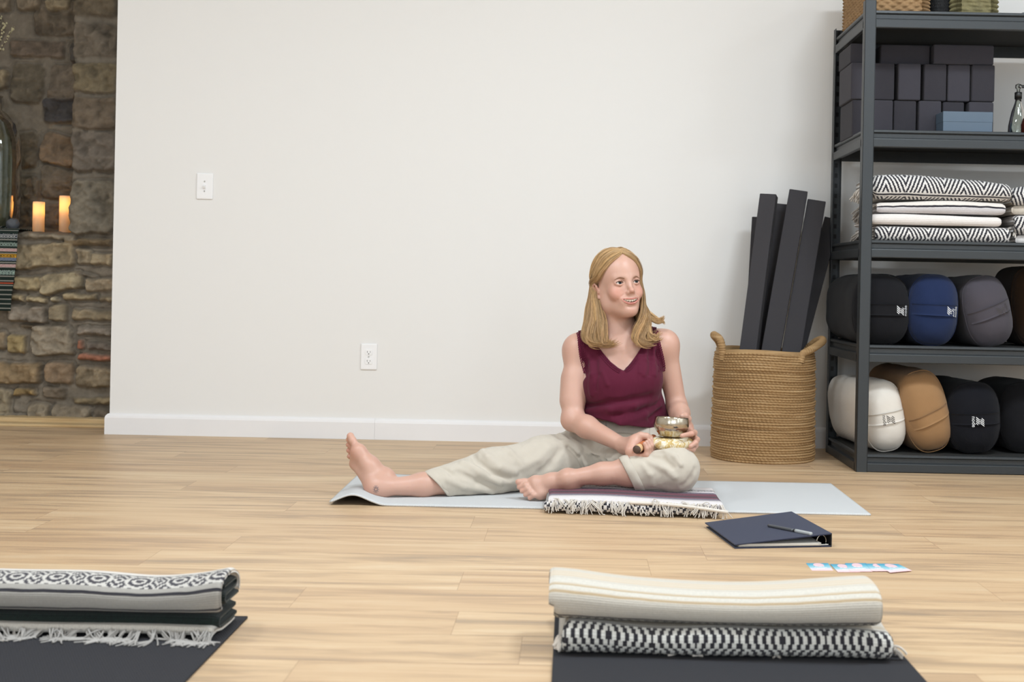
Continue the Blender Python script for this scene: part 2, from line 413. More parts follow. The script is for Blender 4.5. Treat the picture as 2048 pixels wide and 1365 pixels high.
for s in (-1, 1):
    bm = bmesh.new(); cz = c[2]+s*.0195
    t = np.linspace(0, 2*PI, 32, endpoint=False)
    pr = [(.0165*math.copysign(abs(math.cos(a))**.7, math.cos(a)), np.clip(.0165*math.sin(a), -.0125, .0125)) for a in t]
    a1 = [bm.verts.new((c[0]+p, YW-.006, cz+q)) for p, q in pr]; a2 = [bm.verts.new((c[0]+p*.97, YW-.0085, cz+q*.97)) for p, q in pr]
    for i in range(32): bm.faces.new((a1[i], a1[(i+1) % 32], a2[(i+1) % 32], a2[i]))
    bm.faces.new(a2)
    f = bm_obj('socket', bm, M_plate, r)
    bm = bmesh.new()
    for sx, hh in ((-1, .004), (1, .0032)): add_box(bm, (c[0]+sx*.0063-.0009, YW-.0088, cz+.002-hh), (c[0]+sx*.0063+.0009, YW-.0083, cz+.002+hh))
    add_box(bm, (c[0]-.002, YW-.0088, cz-.0085), (c[0]+.002, YW-.0083, cz-.0045))
    bm_obj('slots', bm, M_slot, f)
lathe('screw', [(0, 0), (.003, 0), (.003, .002)], (0, 0, 0), M_screw, r, 12).data.transform(Matrix.Translation((c[0]-r.location[0], -.0075, c[2]-r.location[2])) @ Matrix.Rotation(PI/2, 4, 'X') @ Matrix.Translation(tuple(r.location)))
# ------------------------------------------------------------------ things on the stone ledge
def wax():
    m = MB('candle_wax', '#e9e0d0', .5, 0, .4)
    tr = m.n('ShaderNodeBsdfTranslucent'); tr.inputs[0].default_value = (1, .80, .50, 1)
    ad = m.n('ShaderNodeMixShader'); ad.inputs[0].default_value = .45
    m.l(m.b.outputs[0], ad.inputs[1]); m.l(tr.outputs[0], ad.inputs[2]); m.l(ad.outputs[0], m.out.inputs[0])
    return m.m
def thin_glass(name, tint, rough=.02):
    """blown glass seen as a thin shell: clear except for its surface reflection"""
    m = bpy.data.materials.new(name); m.use_nodes = True; t = m.node_tree; t.nodes.remove(t.nodes['Principled BSDF'])
    fr = t.nodes.new('ShaderNodeFresnel'); fr.inputs[0].default_value = 1.5
    tp = t.nodes.new('ShaderNodeBsdfTransparent'); tp.inputs[0].default_value = (*srgb(tint), 1); gl = t.nodes.new('ShaderNodeBsdfGlossy'); gl.inputs['Roughness'].default_value = rough
    mx = t.nodes.new('ShaderNodeMixShader'); t.links.new(fr.outputs[0], mx.inputs[0]); t.links.new(tp.outputs[0], mx.inputs[1]); t.links.new(gl.outputs[0], mx.inputs[2]); t.links.new(mx.outputs[0], t.nodes['Material Output'].inputs[0])
    return m
M_wax = wax()
M_wick = simple('candle_wick', '#2a241f', .9, var=0)
M_flame = bpy.data.materials.new('candle_flame'); M_flame.use_nodes = True
_t = M_flame.node_tree; _t.nodes.remove(_t.nodes['Principled BSDF']); _e = _t.nodes.new('ShaderNodeEmission'); _e.inputs[0].default_value = (1, .6, .2, 1); _e.inputs[1].default_value = 40
_t.links.new(_e.outputs[0], _t.nodes['Material Output'].inputs[0])
def candle(x, ytop, Y, rad, label):
    p = pt(x, ytop, Y); hgt = p[2]-ZL
    r = empty('pillar_candle', (p[0], Y, ZL), label, 'candle', 'lit candles on the stone ledge')
    lathe('wax_body', [(0, 0), (rad, 0), (rad, hgt*.97), (rad*.97, hgt), (rad*.88, hgt), (rad*.84, hgt*.93), (rad*.8, hgt*.55), (0, hgt*.5)], (p[0], Y, ZL), M_wax, r, 40)
    lathe('wick', [(.0012, hgt*.5), (.0012, hgt*.66), (0, hgt*.661)], (p[0], Y, ZL), M_wick, r, 6)
    lathe('flame', [(.0001, hgt*.66), (.005, hgt*.70), (.004, hgt*.77), (.0001, hgt*.88)], (p[0], Y, ZL), M_flame, r, 12)
    L = bpy.data.lights.new('candle_light', 'POINT'); L.energy = .42; L.color = (1, .66, .32); L.shadow_soft_size = .006
    lo = bpy.data.objects.new('candle_light', L); C.objects.link(lo); lo.location = (p[0], Y, ZL+hgt*.8)
candle(78, 404, 6.10, .0265, 'lit ivory pillar candle standing free on the stone ledge')
candle(131, 392, 6.135, .0265, 'lit ivory candle half hidden by the stone pillar')
# glass demijohn with twigs, a stone beside it and the woven runner under them
M_greenglass = thin_glass('green_glass', '#f1f4ef', .04)
pb = pt(-16, 455, 6.11)
vz = ZL+.005
prof = [(0, .004), (.10, .004), (.118, .02), (.122, .12), (.122, .34), (.118, .42), (.10, .50), (.06, .545), (.032, .565), (.030, .62), (.036, .63)]
prof += [(r_-.004, z_) for r_, z_ in prof[::-1] if r_ > .01]+[(0, .008)]
vx = pb[0]
vase = tag(lathe('glass_jug', prof, (0, 0, 0), M_greenglass, n=48, loc=None), 'large clear glass jug on the stone ledge at the left edge', 'jug')
vase.location = (vx, 6.115, vz)
M_twig = simple('twig_bark', '#4a3d30', .8); M_cat = simple('catkin_grey', '#b5ad8c', .9)
for k, pts_ in enumerate(([(-16, 470), (-14, 250), (-4, 110), (6, 60), (9, 44)], [(-18, 470), (-17, 260), (-8, 130), (14, 78), (28, 51)], [(-14, 470), (-18, 250), (-14, 120), (-2, 50), (0, 30)])):
    P = catmull([pt(a, b, 6.115+(k-1)*.012) for a, b in pts_], 40)
    P = P[P[:, 2] > vz+.03]
    v, f, _ = tubes([P], [np.linspace(.0025, .001, len(P))], 5)
    tw = tag(obj('willow_twig', v, f, M_twig, loc=tuple(P[0])), ['catkin twig in the glass jug with its tip furthest up to the middle', 'catkin twig in the glass jug leaning furthest right', 'catkin twig in the glass jug cut by the left edge'][k], 'twig', 'catkin twigs in the glass jug')
    VV, FF = [], []
    for j in range(22, len(P)-1, 1):
        c_ = P[j]+rng.normal(0, .004, 3); s_ = rng.uniform(.0035, .006)
        t_ = np.linspace(0, 2*PI, 8, endpoint=False)
        ring = [(0, -1.2), (.8, -.6), (1, 0), (.7, .7), (0, 1.3)]
        V = np.array([[c_[0]+s_*a*math.cos(q), c_[1]+s_*a*math.sin(q), c_[2]+s_*b] for a, b in ring for q in t_])
        FF.append(grid_faces(5, 8, False, True)+len(VV)*40); VV.append(V)
    ck = obj('catkins', np.concatenate(VV), np.concatenate(FF), M_cat, tw)
def pebble(x, y, Y, rx, rz, m, name, label, cat):
    p = pt(x, y, Y); bm = bmesh.new(); bmesh.ops.create_icosphere(bm, subdivisions=4, radius=1)
    for v in bm.verts:
        n_ = 1+.12*mnoise.noise(v.co*1.7); v.co = Vector((v.co.x*rx*n_, v.co.y*rx*.8*n_, v.co.z*rz*n_))
    o = bm_obj(name, bm, m, None, True); o.location = p; return tag(o, label, cat)
pebble(26, 449, 6.06, .031, .028, simple('dark_stone', '#4e5156', .6, bump=.3, bscale=60), 'round_stone', 'dark grey round stone on the woven runner by the jug', 'stone')
def runner_mat():
    m = MB('woven_runner', '#26352f', .95, 0, .1); u, v = m.uv(); vv = v
    q = (u/.004).floor()*.004; qv = (v/.003).floor()*.003
    col = m.mix(((v/.021).frac()).gt(.75), '#26302c', '#8d8b83')
    bands = [(.012, .032, '#252c3e', '#a9aaa6'), (.052, .070, '#9fb3a8', '#222'), (.080, .094, '#9d4352', '#d8d0c6'), (.104, .122, '#d9a437', '#3a3326'), (.122, .136, '#2a3252', '#9aa3b5'), (.152, .166, '#a8444f', '#cfd0c8'), (.180, .200, '#a9c0b4', '#30343a'), (.236, .242, '#b4533a', '#b4533a')]
    for a, b, c1, c2 in bands:
        c2 = c2 if len(c2) == 7 else '#222222'
        k = (((q/.022).frac()-.5).abs()*.022+(qv-(a+b)/2).abs()*1.0); pat = (k/.006).frac().gt(.5)
        col = m.mix(v.between(a, b), col, m.mix(pat, c1, c2))
    m.color(col); m.bump((u*2500).sin()*(v*2500).sin(), .5, .001); return m.m
def runner():
    P = [(6.19, ZL+.004), (6.05, ZL+.006), (6.0, ZL+.006), (5.972, ZL-.01), (5.962, ZL-.06), (5.958, ZL-.2), (5.957, ZL-.37)]
    P = catmull(np.array([(0, a, b) for a, b in P]), 120); s = np.concatenate([[0], np.cumsum(np.linalg.norm(np.diff(P, axis=0), axis=1))])
    s = s-s[np.argmin(np.abs(P[:, 2]-(ZL-.006)))]
    x1 = pt(33, 500, 5.96)[0]; nx = 40; xs = np.linspace(x1-.33, x1, nx)
    V, U = [], []
    for th in (0, .004):
        for i, x in enumerate(xs):
            wob = .004*np.sin(x*40+s*9)+.006*np.clip(s, 0, 1)*np.sin(s*22)
            V.append(np.stack([x+.006*np.sin(s*14)-.012*np.clip(s, 0, 1)/.35, P[:, 1]-wob*.4-th*(s > 0), P[:, 2]+th*(s <= 0)], -1)); U.append(np.stack([0*s+x, s], -1))
    V = np.concatenate(V); U = np.concatenate(U); n = len(P); f = grid_faces(nx, n); f2 = f[:, ::-1]+nx*n
    e = []
    for i in range(n-1): e += [(i, i+1, nx*n+i+1, nx*n+i), ((nx-1)*n+i+1, (nx-1)*n+i, nx*n+(nx-1)*n+i, nx*n+(nx-1)*n+i+1)]
    for i in range(nx-1): e.append((i*n+n-1, (i+1)*n+n-1, nx*n+(i+1)*n+n-1, nx*n+i*n+n-1))
    return obj('table_runner', V, np.concatenate([f, f2, np.array(e)]), runner_mat(), uvs=U)
tag(runner(), 'dark green woven runner with patterned bands hanging over the stone ledge', 'runner')
# ================================================================== metal shelving and what stands on it
YF, YB = 4.908, 5.50             # front and back planes of the unit
SX0, SX1 = 1.090, 2.31
LV = [.052, .482, .879, 1.297, 1.748]     # top of the front beams
M_steel = MB('grey_hammered_steel', '#34373a', .42, .3, .5)
_v = M_steel.coords(); M_steel.color(M_steel.mix(M_steel.noise(_v, 400, 2), '#2c2f31', '#3d4144')); M_steel.bump(M_steel.noise(_v, 500, 2), .25, .0008); M_steel = M_steel.m
M_board = simple('shelf_board', '#242422', .8, var=.15, scale=40)
def slotted():
    m = MB('slotted_steel', '#34373a', .45, .3); x, y, z = m.xyz(m.coords()); n = m.noise(m.coords(), 400, 2)
    k = x.between(.015, .027)*((z/.043).frac()).lt(.42)+y.between(YB-YF-.026, YB-YF-.016)*((z/.043).frac()).lt(.42)
    m.color(m.mix(k.clamp(), m.mix(n, '#2c2f31', '#3d4144'), '#080808')); return m.m
M_slotted = slotted()
shelf = empty('shelving_unit', (SX0, YF, 0), 'tall dark grey metal shelving unit against the right end of the white wall', 'shelf')
ZT = 1.785
def post(x, y, sx, sy):
    bm = bmesh.new(); t = .003; w, d = .042, .040
    x0, x1 = sorted((x, x+sx*w)); y0, y1 = sorted((y, y+sy*t)); add_box(bm, (x0, y0, 0), (x1, y1, ZT), .0012)
    x0, x1 = sorted((x, x+sx*t)); y0, y1 = sorted((y, y+sy*d)); add_box(bm, (x0, y0, 0), (x1, y1, ZT), .0012)
    # rolled inner edge
    xa, xb = sorted((x+sx*(w-.004), x+sx*w)); y0, y1 = sorted((y, y+sy*.012)); add_box(bm, (xa, y0, 0), (xb, y1, ZT), .0015)
    p = bm_obj('post', bm, M_slotted if sx > 0 and sy < 0 else M_steel, shelf)
for x, sx in ((SX0, 1), (SX1, -1)):
    for y, sy in ((YF, 1), (YB, -1)): post(x, y, sx, sy)
BP = [(.004, 0), (.0, -.002), (-.001, -.010), (.003, -.0135), (.0075, -.015), (.0075, -.030), (.002, -.033), (-.003, -.0345), (-.004, -.037), (-.004, -.064), (-.002, -.067), (.012, -.067), (.012, 0)]
def beam(p0, p1, out, z):
    """stepped steel rail from p0 to p1, 'out' points away from the unit"""
    bm = bmesh.new(); R = []
    for p in (p0, p1): R.append([bm.verts.new((p[0]-out[0]*d, p[1]-out[1]*d, z+h)) for d, h in BP])
    n = len(BP)
    for i in range(n): bm.faces.new((R[0][i], R[0][(i+1) % n], R[1][(i+1) % n], R[1][i]))
    bm.faces.new(R[0]); bm.faces.new(R[1][::-1])
    return bm_obj('rail', bm, M_steel, shelf)
for k, z in enumerate(LV):
    z2 = max(z, .07)
    zz = z if k else .068
    beam((SX0+.042, YF+.004), (SX1-.042, YF+.004), (0, -1), zz); beam((SX0+.04, YB-.004), (SX1-.04, YB-.004), (0, 1), zz)
    beam((SX0+.004, YF+.03), (SX0+.004, YB-.03), (-1, 0), zz); beam((SX1-.004, YF+.03), (SX1-.004, YB-.03), (1, 0), zz)
    box('shelf_board', (SX0+.018, YF+.018, zz-.022), (SX1-.018, YB-.018, zz-.006), M_board, shelf)
LS = [.062] + [z-.006 for z in LV[1:]]          # standing surfaces
# ------------------------------------------------------------------ foam yoga blocks
M_block = fabric('charcoal_foam_block', '#413f45', .92, .12, .35, 1500, .05, 40)
M_block2 = fabric('grey_foam_block', '#38363b', .92, .12, .35, 1500, .05, 40)
def block(lo, hi, m, label, group):
    o = box('yoga_block', np.array(lo)-(np.array(lo)+np.array(hi))/2, np.array(hi)-(np.array(lo)+np.array(hi))/2, m, None, .006, smooth=False)
    o.location = (np.array(lo)+np.array(hi))/2
    o.data.shade_smooth(); md = o.modifiers.new('wn', 'WEIGHTED_NORMAL'); md.keep_sharp = False
    return tag(o, label, 'yoga block', group)
YBk = 5.10
def px_x(px, y, D): return pt(px, y, D)[0]
GB = 'charcoal foam yoga blocks on the second shelf from the top'
ORD = ['first', 'second', 'third', 'fourth', 'fifth', 'sixth']
bot = [(1706, 1738), (1743, 1786), (1789, 1833), (1838, 1882), (1888, 1930), (1938, 1987)]
mid_ = [(1702, 1741), (1748, 1788), (1796, 1840), (1848, 1892), (1896, 1940), (1943, 1988)]
hb = .1445; z0 = LS[3]
for r_, (row, zb) in enumerate(((bot, z0), (mid_, z0+hb+.001))):
    for i, (a, b) in enumerate(row):
        xa, xb = px_x(a-1, 200, YBk), px_x(b+1, 200, YBk); j = rng.uniform(-.006, .006)
        if r_ == 0 and i == 4: j += .008
        block((xa+.0008, YBk+j, zb), (xb-.0008, YBk+.229+j, zb+hb), M_block if (i+r_) % 2 else M_block2,
              'charcoal foam yoga block standing on end, %s from the left post in the %s row' % (ORD[i], ('bottom', 'middle')[r_]), GB)
zt = z0+2*hb+.002
block((px_x(1868, 100, YBk), YBk+.004, zt), (px_x(1989, 100, YBk), YBk+.15, zt+.078), M_block, 'charcoal foam yoga block lying flat on the right end of the block stack', GB)
block((px_x(1703, 130, YBk), YBk+.02, zt), (px_x(1703, 130, YBk)+.092, YBk+.249, zt+.078), M_block2, 'charcoal foam yoga block lying on the block stack beside the back left post', GB)
block((px_x(1755, 100, YBk)+.02, YBk+.03, zt), (px_x(1862, 100, YBk)+.005, YBk+.18, zt+.078), M_block2, 'charcoal foam yoga block lying in the dark middle of the block stack top', GB)
# blue box, bottles
M_blue = simple('blue_grey_card', '#566676', .6, var=.05)
pa, pb_ = pt(1886, 240, 4.99), pt(1986, 240, 4.99)
bb = empty('storage_box', ((pa[0]+pb_[0])/2, 5.035, LS[3]), 'blue grey cardboard box in front of the yoga blocks', 'box')
box('box_body', (pa[0]+.001, 4.991, LS[3]), (pb_[0]-.001, 5.089, LS[3]+.056), M_blue, bb, .002)
box('lid', (pa[0], 4.99, LS[3]+.05), (pb_[0], 5.09, LS[3]+.0905), M_blue, bb, .002)
M_clear = thin_glass('clear_glass', '#f2f5f2')
M_blk = simple('black_plastic', '#141414', .4, var=0)
M_amber = MB('amber_glass', '#3f180e', .15, 0, .5).m
bx_ = px_x(2036, 220, 5.06); bt = empty('spray_bottle', (bx_, 5.06, LS[3]), 'clear glass bottle with black collar on the block shelf', 'bottle')
lathe('glass_body', [(0, .002), (.036, .002), (.038, .012), (.036, .05), (.026, .10), (.0125, .14), (.0115, .155), (.0085, .155), (.0095, .138), (.023, .098), (.033, .05), (.034, .012), (0, .008)], (bx_, 5.06, LS[3]), M_clear, bt, 32)
lathe('collar', [(0, .153), (.014, .153), (.014, .178), (.011, .18), (0, .18)], (bx_, 5.06, LS[3]), M_blk, bt, 24)
lathe('spray_head', [(0, .18), (.006, .18), (.007, .192), (.012, .195), (.012, .208), (.004, .212), (0, .212)], (bx_, 5.06, LS[3]), M_clear, bt, 20)
box('nozzle', (bx_, 5.054, LS[3]+.196), (bx_+.032, 5.066, LS[3]+.208), M_blk, bt, .003)
ax_ = px_x(2060, 240, 5.0)
jar = tag(lathe('amber_jar', [(0, 0), (.030, 0), (.036, .012), (.037, .045), (.030, .068), (.020, .075), (.020, .085), (0, .085)], (0, 0, 0), M_amber, n=32), 'small dark amber jar in front of the clear bottle', 'jar')
jar.location = (ax_, 4.99, LS[3])
# ------------------------------------------------------------------ folded blankets: general tools
def fold_path(d, pitch, layers, y0, z0, front_first=True, inset=None):
    """serpentine of 'layers' stacked layers, first one on top, starting at the back edge; returns (n,2) y,z"""
    P = []; r = pitch/2
    for k in range(layers):
        z = z0+(layers-k-.5)*pitch
        ins = 0 if inset is None else inset[k]
        a, b = (y0+d, y0+ins+r) if k % 2 == 0 else (y0+ins+r, y0+d-r)
        if k == 0: a = y0+d
        P += [(a+(b-a)*t, z) for t in np.linspace(0, 1, 30)]
        if k < layers-1:
            cy = b; sgn = -1 if k % 2 == 0 else 1
            P += [(cy+sgn*r*math.sin(q), z-r+r*math.cos(q)) for q in np.linspace(0, PI, 14)[1:-1]]
    return np.array(P)
def resample(P, st):
    P = np.asarray(P, float); s = np.concatenate([[0], np.cumsum(np.linalg.norm(np.diff(P, axis=0), axis=1))])
    n = max(4, int(s[-1]/st)); q = np.linspace(0, s[-1], n); return np.stack([np.interp(q, s, P[:, i]) for i in range(P.shape[1])], -1), q
def ribbon(path, th, x0, x1, st=.004, stx=.006, v0=0.0, disp=None, seed=0, jitter=.004, vf=False):
    P, s = resample(path, st)
    if vf: v0 = -s[np.argmin(P[:, 0])]
    T = np.gradient(P, axis=0); T /= np.linalg.norm(T, axis=1)[:, None]; N = np.stack([-T[:, 1], T[:, 0]], -1)
    n = len(P); nx = max(4, int((x1-x0)/stx)); t = np.linspace(0, 1, nx)
    jl = jitter*vnoise(np.stack([s*9+seed, 0*s, 0*s+.5], -1), seed); jr = jitter*vnoise(np.stack([s*9+seed+50, 0*s, 0*s+.5], -1), seed)
    # closed section loop: outside then inside, with rounded selvedges at both ends
    V, U = [], []
    for i in range(nx):
        x = (x0+jl)*(1-t[i])+(x1+jr)*t[i]
        e = min(i, nx-1-i); hh = th/2*(.35 if e == 0 else .85 if e == 1 else 1)
        up = P+N*hh; dn = P-N*hh
        Y = np.concatenate([up[:, 0], dn[::-1, 0]]); Zc = np.concatenate([up[:, 1], dn[::-1, 1]]); X = np.concatenate([x, x[::-1]])
        if disp is not None: X, Y, Zc = disp(X, Y, Zc)
        V.append(np.stack([X, Y, Zc], -1)); U.append(np.stack([X, np.concatenate([s, s[::-1]])+v0], -1))
    V = np.concatenate(V); U = np.concatenate(U); f = grid_faces(nx, 2*n, False, True)
    caps = []
    for b in (0, (nx-1)*2*n):
        for i in range(n-1): caps.append((b+i, b+i+1, b+2*n-2-i, b+2*n-1-i))
    c = np.array(caps); c[:n-1] = c[:n-1][:, ::-1]
    return V, np.concatenate([f, c]), U
def join(parts):
    VV, FF, UU, o = [], [], [], 0
    for v, f, u in parts: VV.append(v); FF.append(f+o); UU.append(u); o += len(v)
    return np.concatenate(VV), np.concatenate(FF), np.concatenate(UU)
def woven(name, ground, bands, cell=.0045, twill=True, fuzz=.12):
    """bands: (v0, v1, kind, colour a, colour b, period, step)"""
    m = MB(name, ground, .95, 0, .1); u, v = m.uv()
    ob = m.coords()
    wig = m.noise(ob, 18, 2)
    v2 = v+(wig-.5)*.004
    q = (u/cell).floor()*cell; qv = (v/(cell*.7)).floor()*(cell*.7)
    nz = m.noise(ob, 220, 3, .7)
    col = m.mix(nz, tuple(np.array(srgb(ground))*.86), tuple(np.minimum(np.array(srgb(ground))*1.1, 1)))
    for (a, b, kind, c1, c2, per, step) in bands:
        if kind == 'solid':
            ca = np.array(srgb(c1)); c = m.mix(nz, tuple(ca*.8), tuple(np.minimum(ca*1.2, 1)))
        elif kind in ('diamond', 'diamond2'):
            k = ((q/per+(.4 if kind == 'diamond2' else 0)).frac()-.5).abs()*per+(qv-(a+b)/2).abs()*.85
            c = m.mix((k/step).frac().gt(.5), c1, c2)
        elif kind == 'hook':
            w_ = ((q/per).frac()-.5).abs()*per; h_ = (qv-(a+b)/2).abs()
            k = (w_*w_+h_*h_).pow(.5); k2 = (w_-h_*.8).abs()
            c = m.mix((((k/step).frac().gt(.55))*k.lt(per*.36)+((k2/step).frac().lt(.42))*k.gt(per*.36)).clamp(), c2, c1)
        elif kind == 'zig':
            k = ((q/per).frac()-.5).abs()*per*1.0+qv*1.0
            c = m.mix((k/step).frac().gt(.5), c1, c2)
        elif kind == 'fine':
            c = m.mix((v2/step).frac().gt(.5), c1, c2)
        elif kind == 'soft':
            c = m.mix(((v2/step).frac()-.5).abs()*2, c1, c2)
        elif kind == 'speck':
            c = m.mix((nz*2.4-.7).clamp(), c1, c2)
        col = m.mix(v2.between(a, b) if kind in ('solid', 'fine', 'soft', 'speck') else v.between(a, b), col, c)
    m.color(col)
    tw = ((u+v*1.3)*1450).sin()*.5+((v)*1900).sin()*.5
    m.bump(tw, .5, .0012); m.bump(nz, .25, .003)
    m.inp(Sheen_Weight=.15, Sheen_Roughness=.7)
    return m.m
def tassels(pts, dirs, length, rad=.0022, k=5, seed=0, droop=None, per=3):
    """fringe strands from pts going along dirs and drooping to z=droop"""
    rr = np.random.default_rng(seed); paths = []
    for p, d in zip(pts, dirs):
        tuft = rr.normal(0, .42, 3); sd0 = rr.normal(0, .8); tl = rr.uniform(.75, 1.2)
        for j in range(per):
            L = length*tl*rr.uniform(.8, 1.1); a = np.array(p)+rr.normal(0, .002, 3)
            dd = np.array(d)+tuft+rr.normal(0, .13, 3); n = 9; P = [a]; vel = dd/np.linalg.norm(dd)
            side = sd0+rr.normal(0, .3)
            for i in range(n):
                vel = vel+np.array([side*.22, 0, -.30]); vel /= np.linalg.norm(vel); q = P[-1]+vel*L/n
                if droop is not None and q[2] < droop+rad: q[2] = droop+rad; vel[2] = max(vel[2], 0)+.02
                P.append(q)
            paths.append(catmull(P, 14))
    v, f, _ = tubes(paths, [rad]*len(paths), k); return v, f
BLK, WHT, CRM, GRY = '#26242c', '#dedad6', '#d9d0c4', '#8d8985'
M_sb1 = woven('shelf_blanket_diamond', WHT, [(-.075, -.070, 'solid', BLK, '', 0, 0), (-.064, .010, 'diamond', BLK, WHT, .148, .0150), (.0125, .016, 'solid', BLK, '', 0, 0), (.019, .042, 'diamond', WHT, BLK, .148, .0150), (.045, .05, 'solid', BLK, '', 0, 0)], .0024)
M_sb2 = woven('shelf_blanket_white', '#e6dfda', [(-.030, -.028, 'solid', '#6b6670', '', 0, 0), (-.022, -.020, 'solid', '#55505a', '', 0, 0), (.013, .019, 'solid', BLK, '', 0, 0)], .0024)
M_sb3 = woven('shelf_blanket_grey', '#d3cfd1', [(-.3, -.004, 'solid', '#e4dcd4', '', 0, 0), (-.004, -.0005, 'solid', BLK, '', 0, 0), (.016, .019, 'solid', '#3a3844', '', 0, 0)], .0024)
M_sb4 = woven('shelf_blanket_base', '#e2dcd8', [(-.0285, -.022, 'solid', BLK, '', 0, 0), (-.018, .034, 'diamond', BLK, WHT, .150, .0150)], .0024)
M_sb5 = woven('shelf_blanket_beige', '#cfc4b5', [(-.11, -.10, 'solid', '#9c8a76', '', 0, 0), (-.07, -.062, 'solid', BLK, '', 0, 0), (-.04, .03, 'diamond', BLK, WHT, .12, .0150)], .0024)
M_fr = simple('cream_yarn', '#d8d0c6', .95, var=.1, scale=60)
M_fr2 = simple('grey_yarn', '#9a938c', .95, var=.2, scale=60)
zs = LS[2]; YBL = 4.945
def shelf_blanket(x0, x1, zb, th, layers, m, label, wav, d=.32, seed=0, y0=YBL, grp='striped blankets folded on the middle shelf', fr=None):
    pitch = th/layers
    def dp(X, Y, Z): 
        return X, Y+.004*np.sin(X*21+seed), Z+((Z-zb)*wav(X))
    V, Fc, U = ribbon(fold_path(d, pitch, layers, y0, zb), pitch*.96, x0, x1, .004, .008, 0, dp, seed, .012, True)
    o = tag(obj('folded_blanket', V, Fc, m, uvs=U, loc=((x0+x1)/2, y0, zb)), label, 'blanket', grp)
    if fr:
        pp = [(x0, y0+.03+.25*t, zb+th*.5+.012*math.sin(t*30)) for t in np.linspace(0, 1, 16)]
        v, f = tassels(pp, [(-1, 0, .1)]*16, .05, .003, 4, seed, zs+.001); obj('fringe', v, f, fr, o)['kind'] = 'stuff'
    return o
xa, xb = 1.143, pt(2030, 430, 4.95)[0]
wv = lambda X: .10*np.sin((X-xa)*9+.6)-.28*np.clip((X-1.55)/.2, 0, 1.2)
shelf_blanket(xa+.0, pt(2022, 470, 4.95)[0], zs, .062, 2, M_sb4, 'black and white diamond blanket at the bottom of the left shelf stack', lambda X: .05*np.sin(X*8), seed=3, fr=M_fr2)
shelf_blanket(xa-.004, pt(2005, 440, 4.95)[0], zs+.066, .040, 2, M_sb2, 'plain white folded blanket above the diamond one in the shelf stack', lambda X: .08*np.sin(X*11), seed=5)
shelf_blanket(xa+.006, pt(2010, 440, 4.95)[0], zs+.111, .045, 2, M_sb3, 'greyish white folded blanket second from the top of the shelf stack', lambda X: .15*np.sin(X*9+1), seed=7, fr=M_fr2)
shelf_blanket(xa+.004, pt(2024, 400, 4.95)[0], zs+.163, .088, 2, M_sb1, 'black and white diamond blanket on top of the left shelf stack', wv, seed=9, d=.33, fr=M_fr)
x2 = pt(2034, 430, 4.96)[0]
shelf_blanket(x2, x2+.5, zs, .11, 3, M_sb4, 'dark patterned blanket under the beige one at the right edge', lambda X: .05*np.sin(X*8), seed=13, y0=4.97, fr=M_fr)
shelf_blanket(x2-.012, x2+.5, zs+.116, .105, 3, M_sb5, 'beige striped blanket on top of the right shelf stack', lambda X: .25*np.clip((X-x2)/.15, 0, 1), seed=15, y0=4.97)
# ------------------------------------------------------------------ bolsters
def font_mesh(txt, size):
    cu = bpy.data.curves.new('lettering', 'FONT'); cu.body = txt; cu.size = size; cu.align_x = 'CENTER'; cu.align_y = 'CENTER'; cu.resolution_u = 3
    o = bpy.data.objects.new('lettering', cu); C.objects.link(o); dg = bpy.context.evaluated_depsgraph_get()
    me = o.evaluated_get(dg).to_mesh(); V = np.array([v.co[:] for v in me.vertices]); Fc = [list(p.vertices) for p in me.polygons]
    o.evaluated_get(dg).to_mesh_clear(); bpy.data.objects.remove(o); bpy.data.curves.remove(cu)
    return V[:, :2], Fc
def logo_polys():
    """slanted stripes in two rows, ~1 wide, the upper row leaning over the lower one"""
    P = []
    for i, (h0, h1) in enumerate(((.20, .5), (.06, .5), (.02, .5), (.02, .5))):
        x = -.58+i*.235; P.append([(x+.10+h1*.62, h1), (x+.215+h1*.62, h1), (x+.115+h0*.62, h0), (x+h0*.62, h0)])
    for i, (h0, h1) in enumerate(((-.5, -.03), (-.5, -.03), (-.5, -.10), (-.5, -.28))):
        x = -.30+i*.235; P.append([(x+.10+h1*.62, h1), (x+.215+h1*.62, h1), (x+.115+h0*.62, h0), (x+h0*.62, h0)])
    return P
